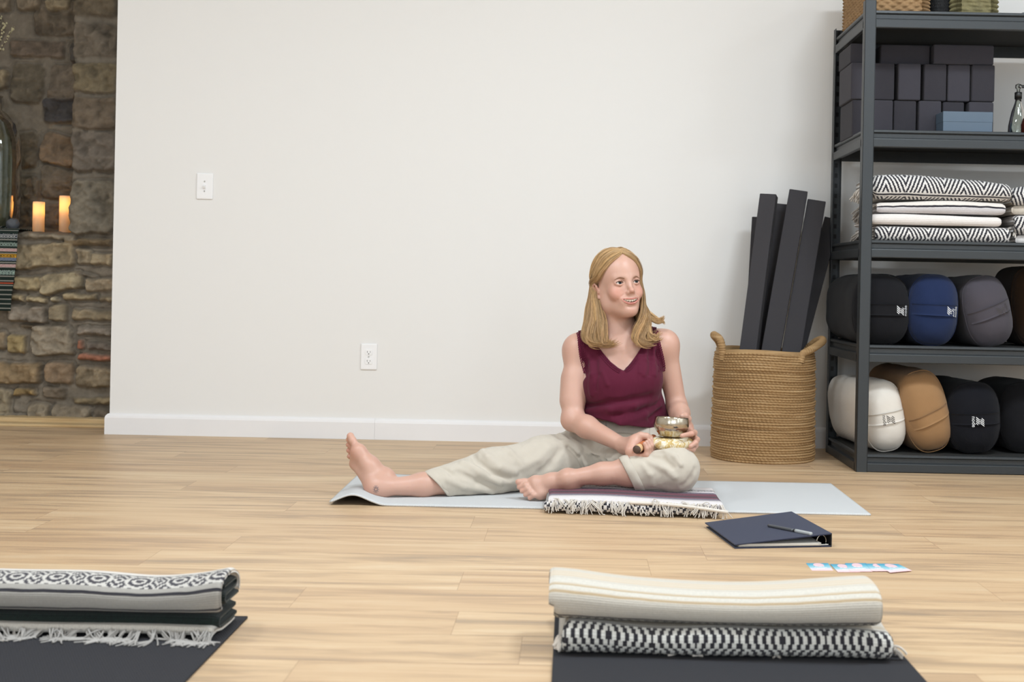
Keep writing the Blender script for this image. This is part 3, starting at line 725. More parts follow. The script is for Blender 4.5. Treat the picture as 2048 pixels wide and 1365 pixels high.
def bolster(x, z, w, h, m, tilt=0.0, yaw=0.0, length=.52, y0=4.93, label='', strap=True, logo=None, lrot=0.0, lpos=(0, 0), ltxt=True, strap_m=None, strap_z=0.0, strap_tilt=0.0, group='round ended bolsters on the shelves', lsize=.031):
    """front end centre at x, resting height z; axis runs back (+y)"""
    na = 72; n = 2.7; ca = np.linspace(0, 2*PI, na, endpoint=False)
    sx = np.sign(np.cos(ca))*np.abs(np.cos(ca))**(2/n); sz = np.sign(np.sin(ca))*np.abs(np.sin(ca))**(2/n)
    def endf(r): return .052*r**3.2
    def wr(X, Z, Y, s=0): return .0060*fbm(np.stack([X*14+s, Z*14, Y*5], -1), 3, 31)
    rows = []
    rs = np.concatenate([np.linspace(0.002, .95, 23)])
    for r in rs: rows.append((r, endf(r)))
    rows += [(.985, .056), (1.0, .068), (1.006, .085)]
    for t in np.linspace(.1, length-.09, 24): rows.append((1.0+.012*math.sin(t*9), t))
    rows += [(1.0, length-.068), (.985, length-.056)]+[(r, length-endf(r)) for r in rs[::-1]]
    sd = x*7+z*3; V = []
    for r, y in rows:
        X = sx*r*w/2; Zz = sz*r*h/2
        k = 1+wr(X, Zz, y+0*X, sd)/.1*(.4+.6*min(1, r))
        pk = .0022*np.sin(ca*46+3*np.sin(ca*3))*math.exp(-((r-1.0)/.06)**2)*(1 if y < .12 else .3)
        V.append(np.stack([X*k, y+0*X+.5*wr(X*1.4, Zz*1.4, 0*X, sd+9)+pk, Zz*k], -1))
    nr = len(rows); V = np.concatenate(V)
    ct, st_ = math.cos(tilt), math.sin(tilt); cy, sy = math.cos(yaw), math.sin(yaw)
    def tr(A):
        X = A[:, 0]*ct+A[:, 2]*st_; Zz = -A[:, 0]*st_+A[:, 2]*ct; Y = A[:, 1]
        return np.stack([x+X*cy-Y*sy, y0+Y*cy+X*sy, Zz], -1)
    Vw = tr(V); low = Vw[:, 2].min(); dz = z-low; Vw[:, 2] += dz
    f = grid_faces(nr, na, False, True); caps = np.array([[0, 0, 0, 0]])
    fl = f.tolist()+[list(range(na))[::-1], [(nr-1)*na+i for i in range(na)]]
    root = tag(obj('yoga_bolster', Vw, fl, m, loc=(x, y0, z)), label, 'bolster', group)
    def surf(u, v, off=.0):                   # point on the front end
        r = (np.abs(u/(w/2))**n+np.abs(v/(h/2))**n)**(1/n)
        A = np.stack([u, endf(np.minimum(r, .97))-off+.5*wr(u*1.4, v*1.4, 0*u, sd+9), v], -1); B = tr(A); B[:, 2] += dz; return B
    # seam piping
    A = np.stack([sx*w/2*1.0, .060+0*ca, sz*h/2*1.0], -1); A = tr(A); A[:, 2] += dz
    vv, ff, _ = tubes([np.concatenate([A, A[:1]])], [.0022], 5); obj('seam', vv, ff, m, root)
    if strap:
        nu, nv = 40, 6; hw = .021; U, Vv = np.meshgrid(np.linspace(-w*.46, w*.46, nu), np.linspace(-hw, hw, nv), indexing='ij')
        ca_, sa_ = math.cos(strap_tilt), math.sin(strap_tilt); u2 = U*ca_-Vv*sa_; v2 = U*sa_+Vv*ca_+strap_z
        bow = .007*(1-(U/(w*.46))**4)
        top = surf(u2.ravel(), v2.ravel(), (bow+.0015).ravel()); bt_ = surf(u2.ravel(), v2.ravel(), (bow-.0025).ravel())
        nn = nu*nv; f1 = grid_faces(nu, nv); e = []
        for i in range(nu-1): e += [(i*nv, (i+1)*nv, nn+(i+1)*nv, nn+i*nv), ((i+1)*nv+nv-1, i*nv+nv-1, nn+i*nv+nv-1, nn+(i+1)*nv+nv-1)]
        hd = obj('handle', np.concatenate([top, bt_]), np.concatenate([f1, f1[:, ::-1]+nn, np.array(e)]), strap_m or m, root)
        so = lambda u, v: surf(u, v, .0022+.007*(1-np.clip(np.abs(u/(w*.46)), 0, 1)**4))
    else: hd = root; so = lambda u, v: surf(u, v, .0012)
    if logo:
        cl, sl = math.cos(lrot), math.sin(lrot); VV, FF = [], []
        for poly in logo_polys():
            base_ = sum(len(q) for q in VV); VV.append(np.array(poly)*lsize); FF.append([base_+i for i in range(4)])
        if ltxt:
            tv, tf = font_mesh('node', lsize*.66); tv = tv+np.array([0, -lsize*.80]); b0 = sum(len(q) for q in VV); VV.append(tv); FF += [[b0+i for i in q] for q in tf]
        A = np.concatenate(VV); A = np.stack([A[:, 0]*cl-A[:, 1]*sl, A[:, 0]*sl+A[:, 1]*cl], -1)+np.array(lpos)
        B = so(A[:, 0], A[:, 1]); obj('logo', B, FF, logo, hd, smooth=False)
    return root
M_bk = fabric('black_canvas', '#121216', .9, .2, .3, 1400, .05); M_nv = fabric('navy_canvas', '#18274a', .9, .18, .3, 1400, .1); M_gy = fabric('grey_canvas', '#49454c', .9, .12, .3, 1400, .1)
M_br = fabric('brown_canvas', '#33200f', .9, .15, .3, 1400, .1); M_wh = fabric('natural_canvas', '#e0d9cf', .9, .05, .3, 1400, .1); M_tn = fabric('tan_canvas', '#9b7650', .85, .08, .3, 1400, .1)
M_nb = fabric('blue_black_canvas', '#0e0f16', .9, .2, .3, 1400, .05)
M_lw = simple('white_print', '#eef0f2', .7, var=0); M_ld = simple('dark_print', '#3f3a38', .7, var=0)
z4, z1_ = LS[1], LS[0]
cx = lambda a, y, D=4.95: pt(a, y, D)[0]
bolster(cx(1771, 615), z4, .222, .272, M_bk, .0, .06, y0=4.95, label='black round ended bolster at the left end of the upper bolster shelf', logo=M_lw, lrot=PI/2, lpos=(.058, -.002))
bolster(cx(1875, 615), z4, .192, .272, M_nv, .03, .02, y0=4.95, label='navy blue bolster beside the grey one on the upper bolster shelf', logo=M_lw, lrot=PI/2, lpos=(.052, -.003), strap_z=-.0)
bolster(cx(1986, 620), z4, .180, .272, M_gy, -.24, .05, y0=4.95, label='charcoal grey bolster leaning against the navy one', logo=M_ld, lrot=PI/2+.2, lpos=(.03, -.005), strap_tilt=.16)
bolster(cx(2072, 600, 5.15), z4, .17, .315, M_br, -.1, 0, y0=5.12, length=.36, label='dark brown bolster behind the grey one at the right edge', strap=False)
bolster(cx(1782, 850), z1_, .165, .272, M_wh, -.16, .14, y0=4.97, label='natural white bolster at the left end of the bottom shelf', logo=M_ld, lrot=-PI/2, lpos=(-.0, -.006), strap_tilt=.04)
bolster(cx(1864, 830), z1_, .178, .318, M_tn, -.26, .10, y0=4.96, label='tan bolster with a satin handle on the bottom shelf', strap_tilt=.2, strap_z=-.02)
bolster(cx(1960, 845), z1_, .205, .272, M_nb, -.05, .05, y0=4.96, label='blue black bolster with a white mark right of the tan one', logo=M_lw, lrot=-PI/2, lpos=(.0, -.008))
bolster(cx(2062, 845, 5.02), z1_, .20, .275, M_bk, -.06, .04, y0=5.02, length=.45, label='black bolster at the right edge of the bottom shelf', strap=False)
# ------------------------------------------------------------------ baskets on the top
def wicker_mat(name, a, b, c):
    m = MB(name, a, .75, 0, .3); v = m.coords()
    m.color(m.mix(m.noise(v, 30, 3, .6), m.mix(m.noise(v, 160, 2), a, b), c)); m.bump(m.noise(v, 300, 2), .3, .002); return m.m
def woven_box(name, x0, x1, y0, y1, z0, hgt, m, label, cell=.016, amp=.005, diag=False, taper=.0):
    """rectangular basket with an over-under weave"""
    r = .03; per = []
    cs = [(x1-r, y1-r, 0), (x0+r, y1-r, PI/2), (x0+r, y0+r, PI), (x1-r, y0+r, 1.5*PI)]
    for cx_, cy_, a0 in cs:
        for a in np.linspace(a0, a0+PI/2, 8): per.append((cx_+r*math.cos(a), cy_+r*math.sin(a), math.cos(a), math.sin(a)))
    per.append(per[0]); Pp, s = resample(np.array(per), .0035); Pp = Pp[:-1]; s = s[:-1]
    nz = int(hgt/.0030); V = []
    for j in range(nz+1):
        z = j/nz*hgt; row = math.floor(z/(cell*.62)); fz = z/(cell*.62)-row
        ph = s/cell*PI+(row % 2)*PI
        if diag: d = amp*(np.sin(s/cell*PI*1.0+fz*2.2+row*2.1)*.6)*math.sin(fz*PI)+amp*.8*math.sin(fz*PI)
        else: d = amp*np.sin(ph)*math.sin(fz*PI)**.6+amp*.5*math.sin(fz*PI)
        d = d+.002*vnoise(np.stack([s*40, 0*s+row*3.3, 0*s], -1))
        V.append(np.stack([Pp[:, 0]+Pp[:, 2]*d, Pp[:, 1]+Pp[:, 3]*d, z0+z+0*s], -1))
    # inside
    for z in (hgt, .01): V.append(np.stack([Pp[:, 0]-Pp[:, 2]*.012, Pp[:, 1]-Pp[:, 3]*.012, z0+z+0*s], -1))
    n = len(s); V = np.concatenate(V); f = grid_faces(nz+3, n, False, True).tolist()+[list(range(n))[::-1], [(nz+2)*n+i for i in range(n)]]
    o = obj(name, V, f, m, loc=((x0+x1)/2, (y0+y1)/2, z0)); return tag(o, label, 'basket')
zt5 = LS[4]
b1 = woven_box('wicker_basket', pt(1690, 60, 5.36)[0], pt(1860, 10, 4.95)[0], 4.955, 5.40, zt5, .24, wicker_mat('seagrass_braid', '#9c7d58', '#b5966f', '#7d6142'), 'tan braided wicker basket on the left of the shelving top', .022, .006)
b2 = woven_box('wicker_basket', pt(1908, 10, 4.96)[0], pt(1998, 10, 4.96)[0], 4.965, 5.28, zt5, .20, wicker_mat('willow_weave', '#7d7650', '#a59a70', '#4e4a35'), 'greenish willow basket on the right of the shelving top', .028, .006, True)
b3 = woven_box('storage_bag', pt(1866, 10, 5.0)[0], pt(1903, 10, 5.0)[0], 5.0, 5.25, zt5, .19, fabric('black_sequin_cloth', '#101012', .7), 'black storage bag between the two baskets on the shelving top', .02, .001)
b3['category'] = 'bag'
gb = pt(2036, 14, 5.0)
bm = bmesh.new(); add_box(bm, (gb[0], 4.99, zt5), (gb[0]+.25, 5.25, zt5+.07), .02, seg=4)
for v in bm.verts:
    if v.co.x < gb[0]+.1: v.co.z = zt5+(v.co.z-zt5)*(.25+.75*(v.co.x-gb[0])/.1)
tag(bm_obj('folded_cloth', bm, fabric('slate_cloth', '#6b7078', .9), None, True), 'slate grey folded cloth at the right edge of the shelving top', 'cloth')
# ================================================================== seagrass basket with foam planks
bc = pt(1541, 928, 5.06); BX, BY = bc[0], 5.275
def seagrass():
    m = MB('seagrass_rope', '#b58a57', .8, 0, .25); v = m.coords(); x, y, z = m.xyz(v)
    q = m.n('ShaderNodeCombineXYZ'); m.l((x*6).k, q.inputs[0]); m.l((y*6).k, q.inputs[1]); m.l((z*90).k, q.inputs[2])
    n1 = m.noise(q.outputs[0], 1.0, 3, .6); n2 = m.noise(v, 120, 3, .7)
    m.color(m.mix((n2*1.3-.2).clamp()*.75, m.ramp(n1, [(.25, '#7a6040'), (.42, '#957550'), (.55, '#a5845b'), (.72, '#bfa27c')]), '#ab8b62')); m.bump(n2, .35, .002); return m.m
M_sea = seagrass()
HB, RT = .438, .197
basket = empty('seagrass_basket', (BX, BY, 0), 'round tan seagrass rope basket on the floor left of the shelving', 'basket')
def basket_mesh():
    pitch = .0100; rows = int(HB/pitch); na = 720; a = np.linspace(0, 2*PI, na, endpoint=False); V = []
    sub = 5; rr = np.random.default_rng(3); ph = rr.uniform(0, 6.28, rows+2); off = rr.normal(0, .0018, rows+2)
    sq = (np.abs(np.cos(a))**3.0+np.abs(np.sin(a))**3.0)**(-1/3.0)
    for j in range(rows*sub+1):
        r_ = min(j//sub, rows-1); fz = j/sub-r_; z = j/sub*pitch
        R = .200-.006*abs(z/HB-.25)+.004*(1-z/HB)
        bulge = .0060*math.sin(fz*PI)**.7
        tw = .0023*np.sin(a*R/.0025+fz*2.6+ph[r_])*math.sin(fz*PI)
        low = .003*fbm2(np.cos(a)*3+z*9, np.sin(a)*3, 2, 4)
        rad = (R+bulge+tw+off[r_]+low)*(.94+.06*sq)
        zw = z+.004*np.sin(a*3+1)*(z/HB)+.0015*fbm2(a*6, 0*a+r_*1.7, 2, 6)*(z > .01)
        V.append(np.stack([BX+rad*np.cos(a), BY+rad*np.sin(a), zw], -1))
    for k, (R, z) in enumerate(((.196, HB+.004), (.188, HB-.002), (.186, .145))): V.append(np.stack([BX+R*np.cos(a), BY+R*np.sin(a), z+.004*np.sin(a*3+1)*(z/HB)], -1))
    n = len(V); V = np.concatenate(V); return V, grid_faces(n, na, False, True).tolist()+[list(range(na))[::-1], [(n-1)*na+i for i in range(na)]]
v, f = basket_mesh(); obj('basket_body', v, f, M_sea, basket)
def rope(path, r, strands_k, name, parent, m, n=260):
    P = catmull(path, n); s = np.concatenate([[0], np.cumsum(np.linalg.norm(np.diff(P, axis=0), axis=1))])
    T = np.gradient(P, axis=0); T /= np.linalg.norm(T, axis=1)[:, None]; N = np.cross(T, [.3, .2, .9]); N /= np.linalg.norm(N, axis=1)[:, None]; B = np.cross(T, N)
    k = 20; t = np.linspace(0, 2*PI, k, endpoint=False)
    R = r*(1+.16*np.abs(np.sin((s[:, None]/strands_k)*PI+t[None]*.5)))
    V = P[:, None]+R[..., None]*(np.cos(t)[None, :, None]*N[:, None]+np.sin(t)[None, :, None]*B[:, None])
    return obj(name, V.reshape(-1, 3), grid_faces(n, k, False, True), m, parent)
hz = HB-.01
def hp(deg, out, z): a = math.radians(deg); return (BX+(.195+out)*math.cos(a), BY+(.195+out)*math.sin(a), z)
rope([hp(205, 0, hz-.03), hp(205, .004, hz+.01), hp(203, .012, hz+.05), hp(190, .016, hz+.066), hp(172, .008, hz+.06), hp(155, 0, hz+.035), hp(150, -.004, hz+.0), hp(150, -.004, hz-.03)], .0135, .010, 'handle', basket, M_sea)
rope([hp(-52, 0, hz-.03), hp(-50, .004, hz+.002), hp(-38, .014, hz+.02), hp(-15, .034, hz+.048), hp(0, .034, hz+.056), hp(14, .022, hz+.04), hp(22, .006, hz+.008), hp(22, 0, hz-.03)], .0135, .010, 'handle', basket, M_sea)
M_foam = simple('black_foam', '#3a383b', .95, var=.12, scale=300, bump=.25, bscale=600, bdist=.001)
def plank(top, bot, w, t, yaw, label):
    """square foam beam from bot to top (centres of its ends)"""
    top, bot = np.array(top), np.array(bot); ax = top-bot; L = np.linalg.norm(ax); z_ = Vector(ax/L)
    xx = Vector((math.cos(yaw), math.sin(yaw), 0)); xx = (xx-z_*xx.dot(z_)).normalized(); yy = z_.cross(xx)
    o = box('foam_plank', (-w/2, -t/2, 0), (w/2, t/2, L), M_foam, None, .003)
    o.matrix_world = Matrix.Translation(Vector(bot)) @ Matrix((xx, yy, z_)).transposed().to_4x4()
    return tag(o, label, 'foam plank', 'black foam planks standing in the seagrass basket')
def pl(xt, yt, Dt, xb, Db, w, t, yaw, label):
    T = pt(xt, yt, Dt); R = pt(xb, 708, Db)               # passes behind the rim here
    k = (R[2]-.15)/(T[2]-R[2]); Bt = R-(T-R)*k
    dx = np.hypot(Bt[0]-BX, Bt[1]-BY)
    plank(T, Bt, w, t, yaw, label)
pl(1538, 391, 5.42, 1497, 5.27, .069, .045, -.35, 'black foam plank at the front left of the basket')
pl(1597, 384, 5.45, 1541, 5.27, .076, .045, -.15, 'black foam plank in the middle of the basket, the tallest one')
pl(1633, 404, 5.45, 1582, 5.27, .076, .045, -.12, 'black foam plank at the front right of the basket')
pl(1520, 437, 5.52, 1505, 5.345, .066, .04, -.2, 'black foam plank behind the front left one, shorter than it')
pl(1568, 411, 5.53, 1538, 5.37, .090, .04, -.1, 'black foam plank behind the gap between the front left and tallest ones')
pl(1664, 440, 5.56, 1592, 5.37, .066, .04, -.1, 'black foam plank leaning furthest right behind the others')
# ================================================================== mats
def mat_texture(name, col, dark):
    m = MB(name, col, .85, 0, .2); x, y, z = m.xyz(m.coords())
    p = .0052
    g = ((x/p).frac()-.5).abs()*((y/p).frac()-.5).abs()
    g2 = (((x+y*.5)/p).frac()-.5).abs()+((y/p).frac()-.5).abs()
    m.color(m.mix((g2*1.0).clamp(), dark, col)); m.bump(g2, .6, .0018); return m.m
M_gmat = mat_texture('grey_mat_top', '#d2d3d3', '#bcbebf'); M_gdark = simple('mat_underside', '#2a2930', .9)
M_bmat = mat_texture('black_mat', '#38383c', '#29292c')
def mat(name, x0, x1, y0, y1, th, m, label, curl=None, back=None):
    nx, ny = 220, 40; X, Y = np.meshgrid(np.linspace(x0, x1, nx), np.linspace(y0, y1, ny), indexing='ij')
    Zl = np.zeros_like(X); Xo = X.copy()
    if curl is not None: Xo, Zl = curl(X, Y)
    top = np.stack([Xo, Y, Zl+th], -1).reshape(-1, 3); bt_ = np.stack([Xo, Y, Zl+.0004], -1).reshape(-1, 3); n = nx*ny
    f = grid_faces(nx, ny); e = []
    for i in range(nx-1): e += [((i+1)*ny, i*ny, n+i*ny, n+(i+1)*ny), (i*ny+ny-1, (i+1)*ny+ny-1, n+(i+1)*ny+ny-1, n+i*ny+ny-1)]
    for j in range(ny-1): e += [(j, j+1, n+j+1, n+j), ((nx-1)*ny+j+1, (nx-1)*ny+j, n+(nx-1)*ny+j, n+(nx-1)*ny+j+1)]
    o = obj(name, np.concatenate([top, bt_]), np.concatenate([f, f[:, ::-1]+n, np.array(e)]), m, smooth=False, loc=((x0+x1)/2, (y0+y1)/2, 0))
    if back is not None:
        o.data.materials.append(back); mi = np.zeros(len(o.data.polygons), np.int32); mi[len(f):2*len(f)] = 1; o.data.polygons.foreach_set('material_index', mi)
    return tag(o, label, 'yoga mat')
gx1 = onz(1742, 1033)[0]
GX0 = -.735
def curl(X, Y):
    s = GX0+.20-X                                  # distance into the curled end
    k = np.clip((4.66-Y)/.7, .0, 1); s = np.clip(s, 0, None)
    zz = .030*k*np.exp(-((s-.125)/.062)**2)*np.clip(s/.05, 0, 1)
    return X+.012*k*np.clip(s/.2, 0, 1), zz
mat('yoga_mat', GX0, gx1, 3.962, 4.575, .006, M_gmat, 'light grey yoga mat under the seated person, one corner curling up', curl, M_gdark)
q = onz(1106, 1365)
mat('yoga_mat', -.02, .637, 1.05, 2.686, .005, M_bmat, 'charcoal yoga mat under the cream blankets in the foreground')
mat('yoga_mat', -1.33, -.640, 1.05, 2.627, .005, M_bmat, 'charcoal yoga mat under the rolled blanket at the bottom left')
# ================================================================== binder, pen, cards
M_nav = fabric('navy_book_cloth', '#2b3045', .8, .15, .4, 1800, .1); M_paper = simple('paper', '#ded9d0', .8, var=.05, scale=200); M_black = simple('black_vinyl', '#15151a', .5, var=0); M_chrome = simple('chrome', '#c9c6bd', .2, 1.0, var=0)
A, B_, Cc, D_ = onz(1410, 1047, .012), onz(1583, 1024, .036), onz(1664, 1068, .036), onz(1470, 1091, .010)
ctr = (A+B_+Cc+D_)/4
ring = empty('ring_binder', (ctr[0], ctr[1], 0), 'navy blue ring binder lying on the floor with a pen on it', 'binder')
def slab(name, q, z, th, m, parent):
    q = [np.array(p) for p in q]; V = [p*[1, 1, 0]+[0, 0, zz] for p, zz in zip(q, z)]+[p*[1, 1, 0]+[0, 0, zz+th] for p, zz in zip(q, z)]
    f = [(3, 2, 1, 0), (4, 5, 6, 7)]+[(i, (i+1) % 4, (i+1) % 4+4, i+4) for i in range(4)]
    return obj(name, V, f, m, parent, False)
slab('front_cover', (A, B_, Cc, D_), (.011, .034, .034, .009), .0028, M_nav, ring)
A0, B0, C0, D0 = [p*np.array([1, 1, 0]) for p in (A, B_, Cc, D_)]
slab('back_cover', (A0+(0.004, -.004, 0), B0, C0, D0), (.0005,)*4, .0028, M_nav, ring)
inn = (A0-B0)/np.linalg.norm(A0-B0)
slab('spine', (B0+inn*.003, B0, C0, C0+inn*.003), (.0005,)*4, .0355, M_black, ring)
lng = (C0-B0)/np.linalg.norm(C0-B0)
s0 = .004
for i in range(7):
    t_ = .012-.0012*i
    slab('paper_stack', (A0-inn*(.012+.002*(i % 3))+lng*.004, B0+inn*(.03+.002*(i % 2))+lng*.004, C0+inn*(.03+.004*((i*2) % 3))-lng*(.006-.0013*(i % 4)), D0-inn*(.012+.003*(i % 3))-lng*(.006-.0013*(i % 4))), (s0, s0+.0002, s0+.0002, s0), .0011, M_paper, ring); s0 += .00105
for k in (.03, .5, .93):
    c_ = B0+(C0-B0)*k+inn*.022
    a_ = np.linspace(-.2, PI+.2, 16); P = np.array([c_+inn*(.014*math.cos(t))+np.array([0, 0, .012+.017*math.sin(t)]) for t in a_]); v, f, _ = tubes([P], [.0016], 6); obj('ring', v, f, M_chrome, ring)
bmx = Matrix(((inn[0], lng[0], 0, 0), (inn[1], lng[1], 0, 0), (0, 0, 1, 0), (0, 0, 0, 1)))
bmx.translation = Vector(B0)
box('ring_base', (.006, .01, .0035), (.032, float(np.linalg.norm(C0-B0))-.006, .0075), M_chrome, ring, .0015, bmx)
# pen
pa, pb_ = onz(1537, 1049, .034), onz(1623, 1064, .0415)
def plane_z(p):                                   # height of the binder cover under p
    n_ = np.cross((B_*[1, 1, 0]+[0, 0, .0368])-(A*[1, 1, 0]+[0, 0, .0138]), (D_*[1, 1, 0]+[0, 0, .0118])-(A*[1, 1, 0]+[0, 0, .0138])); a0 = A*[1, 1, 0]+[0, 0, .0138]
    return a0[2]-(n_[0]*(p[0]-a0[0])+n_[1]*(p[1]-a0[1]))/n_[2]
pa[2] = plane_z(pa)+.0054; pb_[2] = plane_z(pb_)+.0054
ax = (pb_-pa); Lp = np.linalg.norm(ax); ax = ax/Lp
M_pen = simple('pen_grey', '#55585c', .35, .2, var=0); M_penc = MB('pen_cap', '#a9adae', .25, 0, .5).inp(Alpha=1).m; M_prn = simple('pen_print', '#c7cbcd', .5, var=0)
pen = empty('ballpoint_pen', tuple(pa), 'grey ballpoint pen lying on the navy binder', 'pen')
def seg(a, b, r0, r1, name, m):
    P = np.array([pa+ax*Lp*t for t in np.linspace(a, b, 12)]); v, f, _ = tubes([np.concatenate([P[:1]-ax*1e-4, P, P[-1:]+ax*1e-4])], [np.concatenate([[1e-4], np.linspace(r0, r1, 12), [1e-4]])], 12); return obj(name, v, f, m, pen)
seg(.0, .60, .0040, .0046, 'barrel', M_pen); seg(.60, .64, .0044, .0046, 'grip_ring', M_black); seg(.64, 1.0, .0052, .0050, 'cap', M_penc)
# cards
def card_mat():
    m = MB('printed_card', '#7fc0cc', .5); u, v = m.uv()
    m.color(m.ramp(v, [(0, '#f0c7c9'), (.22, '#ecd3d6'), (.4, '#9fcbd6'), (.75, '#5fa9bf'), (1, '#3f8fae')])); return m.m
M_card = card_mat(); M_pk = simple('card_pink_print', '#eebec4', .5, var=0); M_wt = simple('card_white_print', '#f3f1f1', .5, var=0)
cards = [((1612, 1127), (1656, 1127), (1667, 1142), (1624, 1142)), ((1660, 1129), (1702, 1129), (1720, 1145), (1676, 1145)), ((1690, 1127), (1732, 1127), (1745, 1144), (1700, 1144)), ((1730, 1128), (1776, 1128), (1790, 1143), (1745, 1143)), ((1752, 1128), (1797, 1129), (1824, 1142), (1780, 1146))]
order = ['leftmost small blue and pink card on the floor', 'small blue and pink card second from the left, beneath the middle one', 'small blue and pink card in the middle of the fanned row', 'small blue and pink card second from the right end of the row', 'rightmost small blue and pink card, fanned over its neighbour']
for i, q in enumerate(cards):
    z_ = .0006+.0006*i; P = [onz(a, b, z_) for a, b in q]
    V = P+[p-np.array([0, 0, .0004]) for p in P]
    f = [(3, 2, 1, 0), (4, 5, 6, 7)]+[(j, (j+1) % 4, (j+1) % 4+4, j+4) for j in range(4)]
    o = obj('business_card', V, f, M_card, None, False, uvs=[(0, 1), (1, 1), (1, 0), (0, 0)]*2, loc=tuple(np.mean(P, 0)))
    tag(o, order[i], 'card', 'small cards fanned out on the floor')
    def bl(u, v, dz): 
        p = (P[0]*(1-u)+P[1]*u)*(1-v)+(P[3]*(1-u)+P[2]*u)*v; return p+np.array([0, 0, dz])
    t_ = np.linspace(0, 2*PI, 24, endpoint=False); obj('round_print', [bl(.5+.24*math.cos(a), .27+.24*math.sin(a), .0002) for a in t_], [tuple(range(24))], M_pk, o, False)
    V = []; F_ = []
    for (u0, u1, v0) in ((.30, .42, .42), (.46, .60, .45), (.64, .72, .44), (.22, .80, .60), (.3, .7, .70)):
        b = len(V); V += [bl(u0, v0, .0003), bl(u1, v0, .0003), bl(u1, v0+.05, .0003), bl(u0, v0+.05, .0003)]; F_.append((b, b+1, b+2, b+3))
    obj('fine_print', V, F_, M_wt, o, False)
# ================================================================== foreground blankets
BK = '#2b2930'
def fore_right():
    x0, x1 = pt(1120, 1290, 2.42)[0], pt(1786, 1300, 2.42)[0]
    yb = 2.40; d = .27
    def dpl(X, Y, Z):
        t = (X-x0)/(x1-x0); k = np.clip(Z/.05, 0, 1)
        return X, Y+.004*np.sin(X*17), .0055+(Z-.0055)*(1+.05*np.sin(X*13+2)-.10*t)+.0025*np.sin(X*24+1)*k
    m1 = woven('cream_diamond_blanket', '#d3cdc3', [(-.06, -.035, 'soft', '#bfae91', '#d3cdc3', 0, .012), (-.0245, -.0222, 'solid', BK, '', 0, 0), (-.0212, .003, 'diamond', BK, '#d9d8d2', .16, .0160), (.003, .027, 'diamond2', BK, '#d9d8d2', .16, .0160), (.027, .035, 'solid', BK, '', 0, 0)], .0040)
    th = .024; P = fold_path(d, .0275, 2, yb, .006)
    V, Fc, U = ribbon(P, .0268, x0, x1, .004, .005, 0, dpl, 21, .012, True)
    low = tag(obj('folded_blanket', V, Fc, m1, uvs=U, loc=((x0+x1)/2, yb, .006)), 'cream and black diamond bordered blanket lying flat on the charcoal mat', 'blanket')
    v, f = tassels([(x0+.004, yb+.012+.02*t, .03) for t in np.linspace(0, 1, 3)], [(-1, -.2, .0)]*3, .028, .0035, 5, 3, .006, 4); obj('fringe', v, f, M_fr, low)['kind'] = 'stuff'
    v, f = tassels([(x1-.006, yb+.01+.2*t, .025) for t in np.linspace(0, 1, 8)], [(1, -.1, .0)]*8, .03, .0024, 5, 4, .006, 4); obj('fringe', v, f, M_fr, low)['kind'] = 'stuff'
    xs_ = x0+.03+np.array([.26, .30, .36, .37, .60, .62])*(x1-x0)/.66*.66
    v, f = tassels([(x, yb+.012, .012) for x in xs_], [(0, -1, -.3)]*6, .018, .002, 5, 6, .0055, 2); obj('fringe', v, f, M_fr, low)['kind'] = 'stuff'
    xa, xb = pt(1106, 1220, 2.42)[0], pt(1762, 1220, 2.42)[0]; zb = .0605
    m2 = woven('cream_striped_blanket', '#c9c2b6', [(-.23, -.20, 'soft', '#b9a583', '#d2cabd', 0, .02), (-.17, -.13, 'soft', '#c5b294', '#d2cabd', 0, .02), (-.105, -.066, 'soft', '#c9b69a', '#d2cabd', 0, .013), (-.056, -.038, 'solid', '#cfcabf', '', 0, 0), (-.037, -.030, 'soft', '#b39b75', '#cbbfac', 0, .007), (-.029, -.020, 'solid', '#cfcabf', '', 0, 0), (-.020, -.0135, 'soft', '#b19873', '#cbbfac', 0, .0065), (.0165, .0205, 'solid', BK, '', 0, 0), (.0225, .058, 'diamond', BK, '#b5b2a8', .16, .0160), (.062, .5, 'solid', BK, '', 0, 0)], .0040)
    def dpu(X, Y, Z):
        t = (X-xa)/(xb-xa); g = .16*np.exp(-((t-.0)/.16)**2)+.13*np.exp(-((t-1)/.22)**2)-.10*np.exp(-((t-.5)/.3)**2)
        return X-.010*np.exp(-((t)/.05)**2)*(Z > zb+.03), Y+.003*np.sin(X*11)-.012*np.clip(t, 0, 1), zb-.004*np.sin(t*PI)+(Z-zb)*(1+g)
    P = fold_path(.262, .046, 1, yb+.0, zb); 
    cy_, cz_ = yb+.088, zb+.034; P = [(cy_+(.085 if q < PI/2 else .084)*math.copysign(abs(math.cos(q))**.85, math.cos(q)), cz_+.0295*math.copysign(abs(math.sin(q))**.8, math.sin(q))) for q in np.linspace(-.4, PI*1.27, 70)]
    a = ribbon(np.array(P), .012, xa, xb, .004, .005, 0, dpu, 5, .004, True)
    P2 = fold_path(.135, .0125, 3, yb+.022, zb+.0125); b = ribbon(P2, .0118, xa+.006, xb-.008, .006, .01, 1.0, dpu, 8, .004)
    V, Fc, U = join([a, b])
    up = tag(obj('folded_blanket', V, Fc, m2, uvs=U, loc=((xa+xb)/2, yb, zb)), 'cream blanket with faint tan stripes folded on top of another blanket', 'blanket')
fore_right()
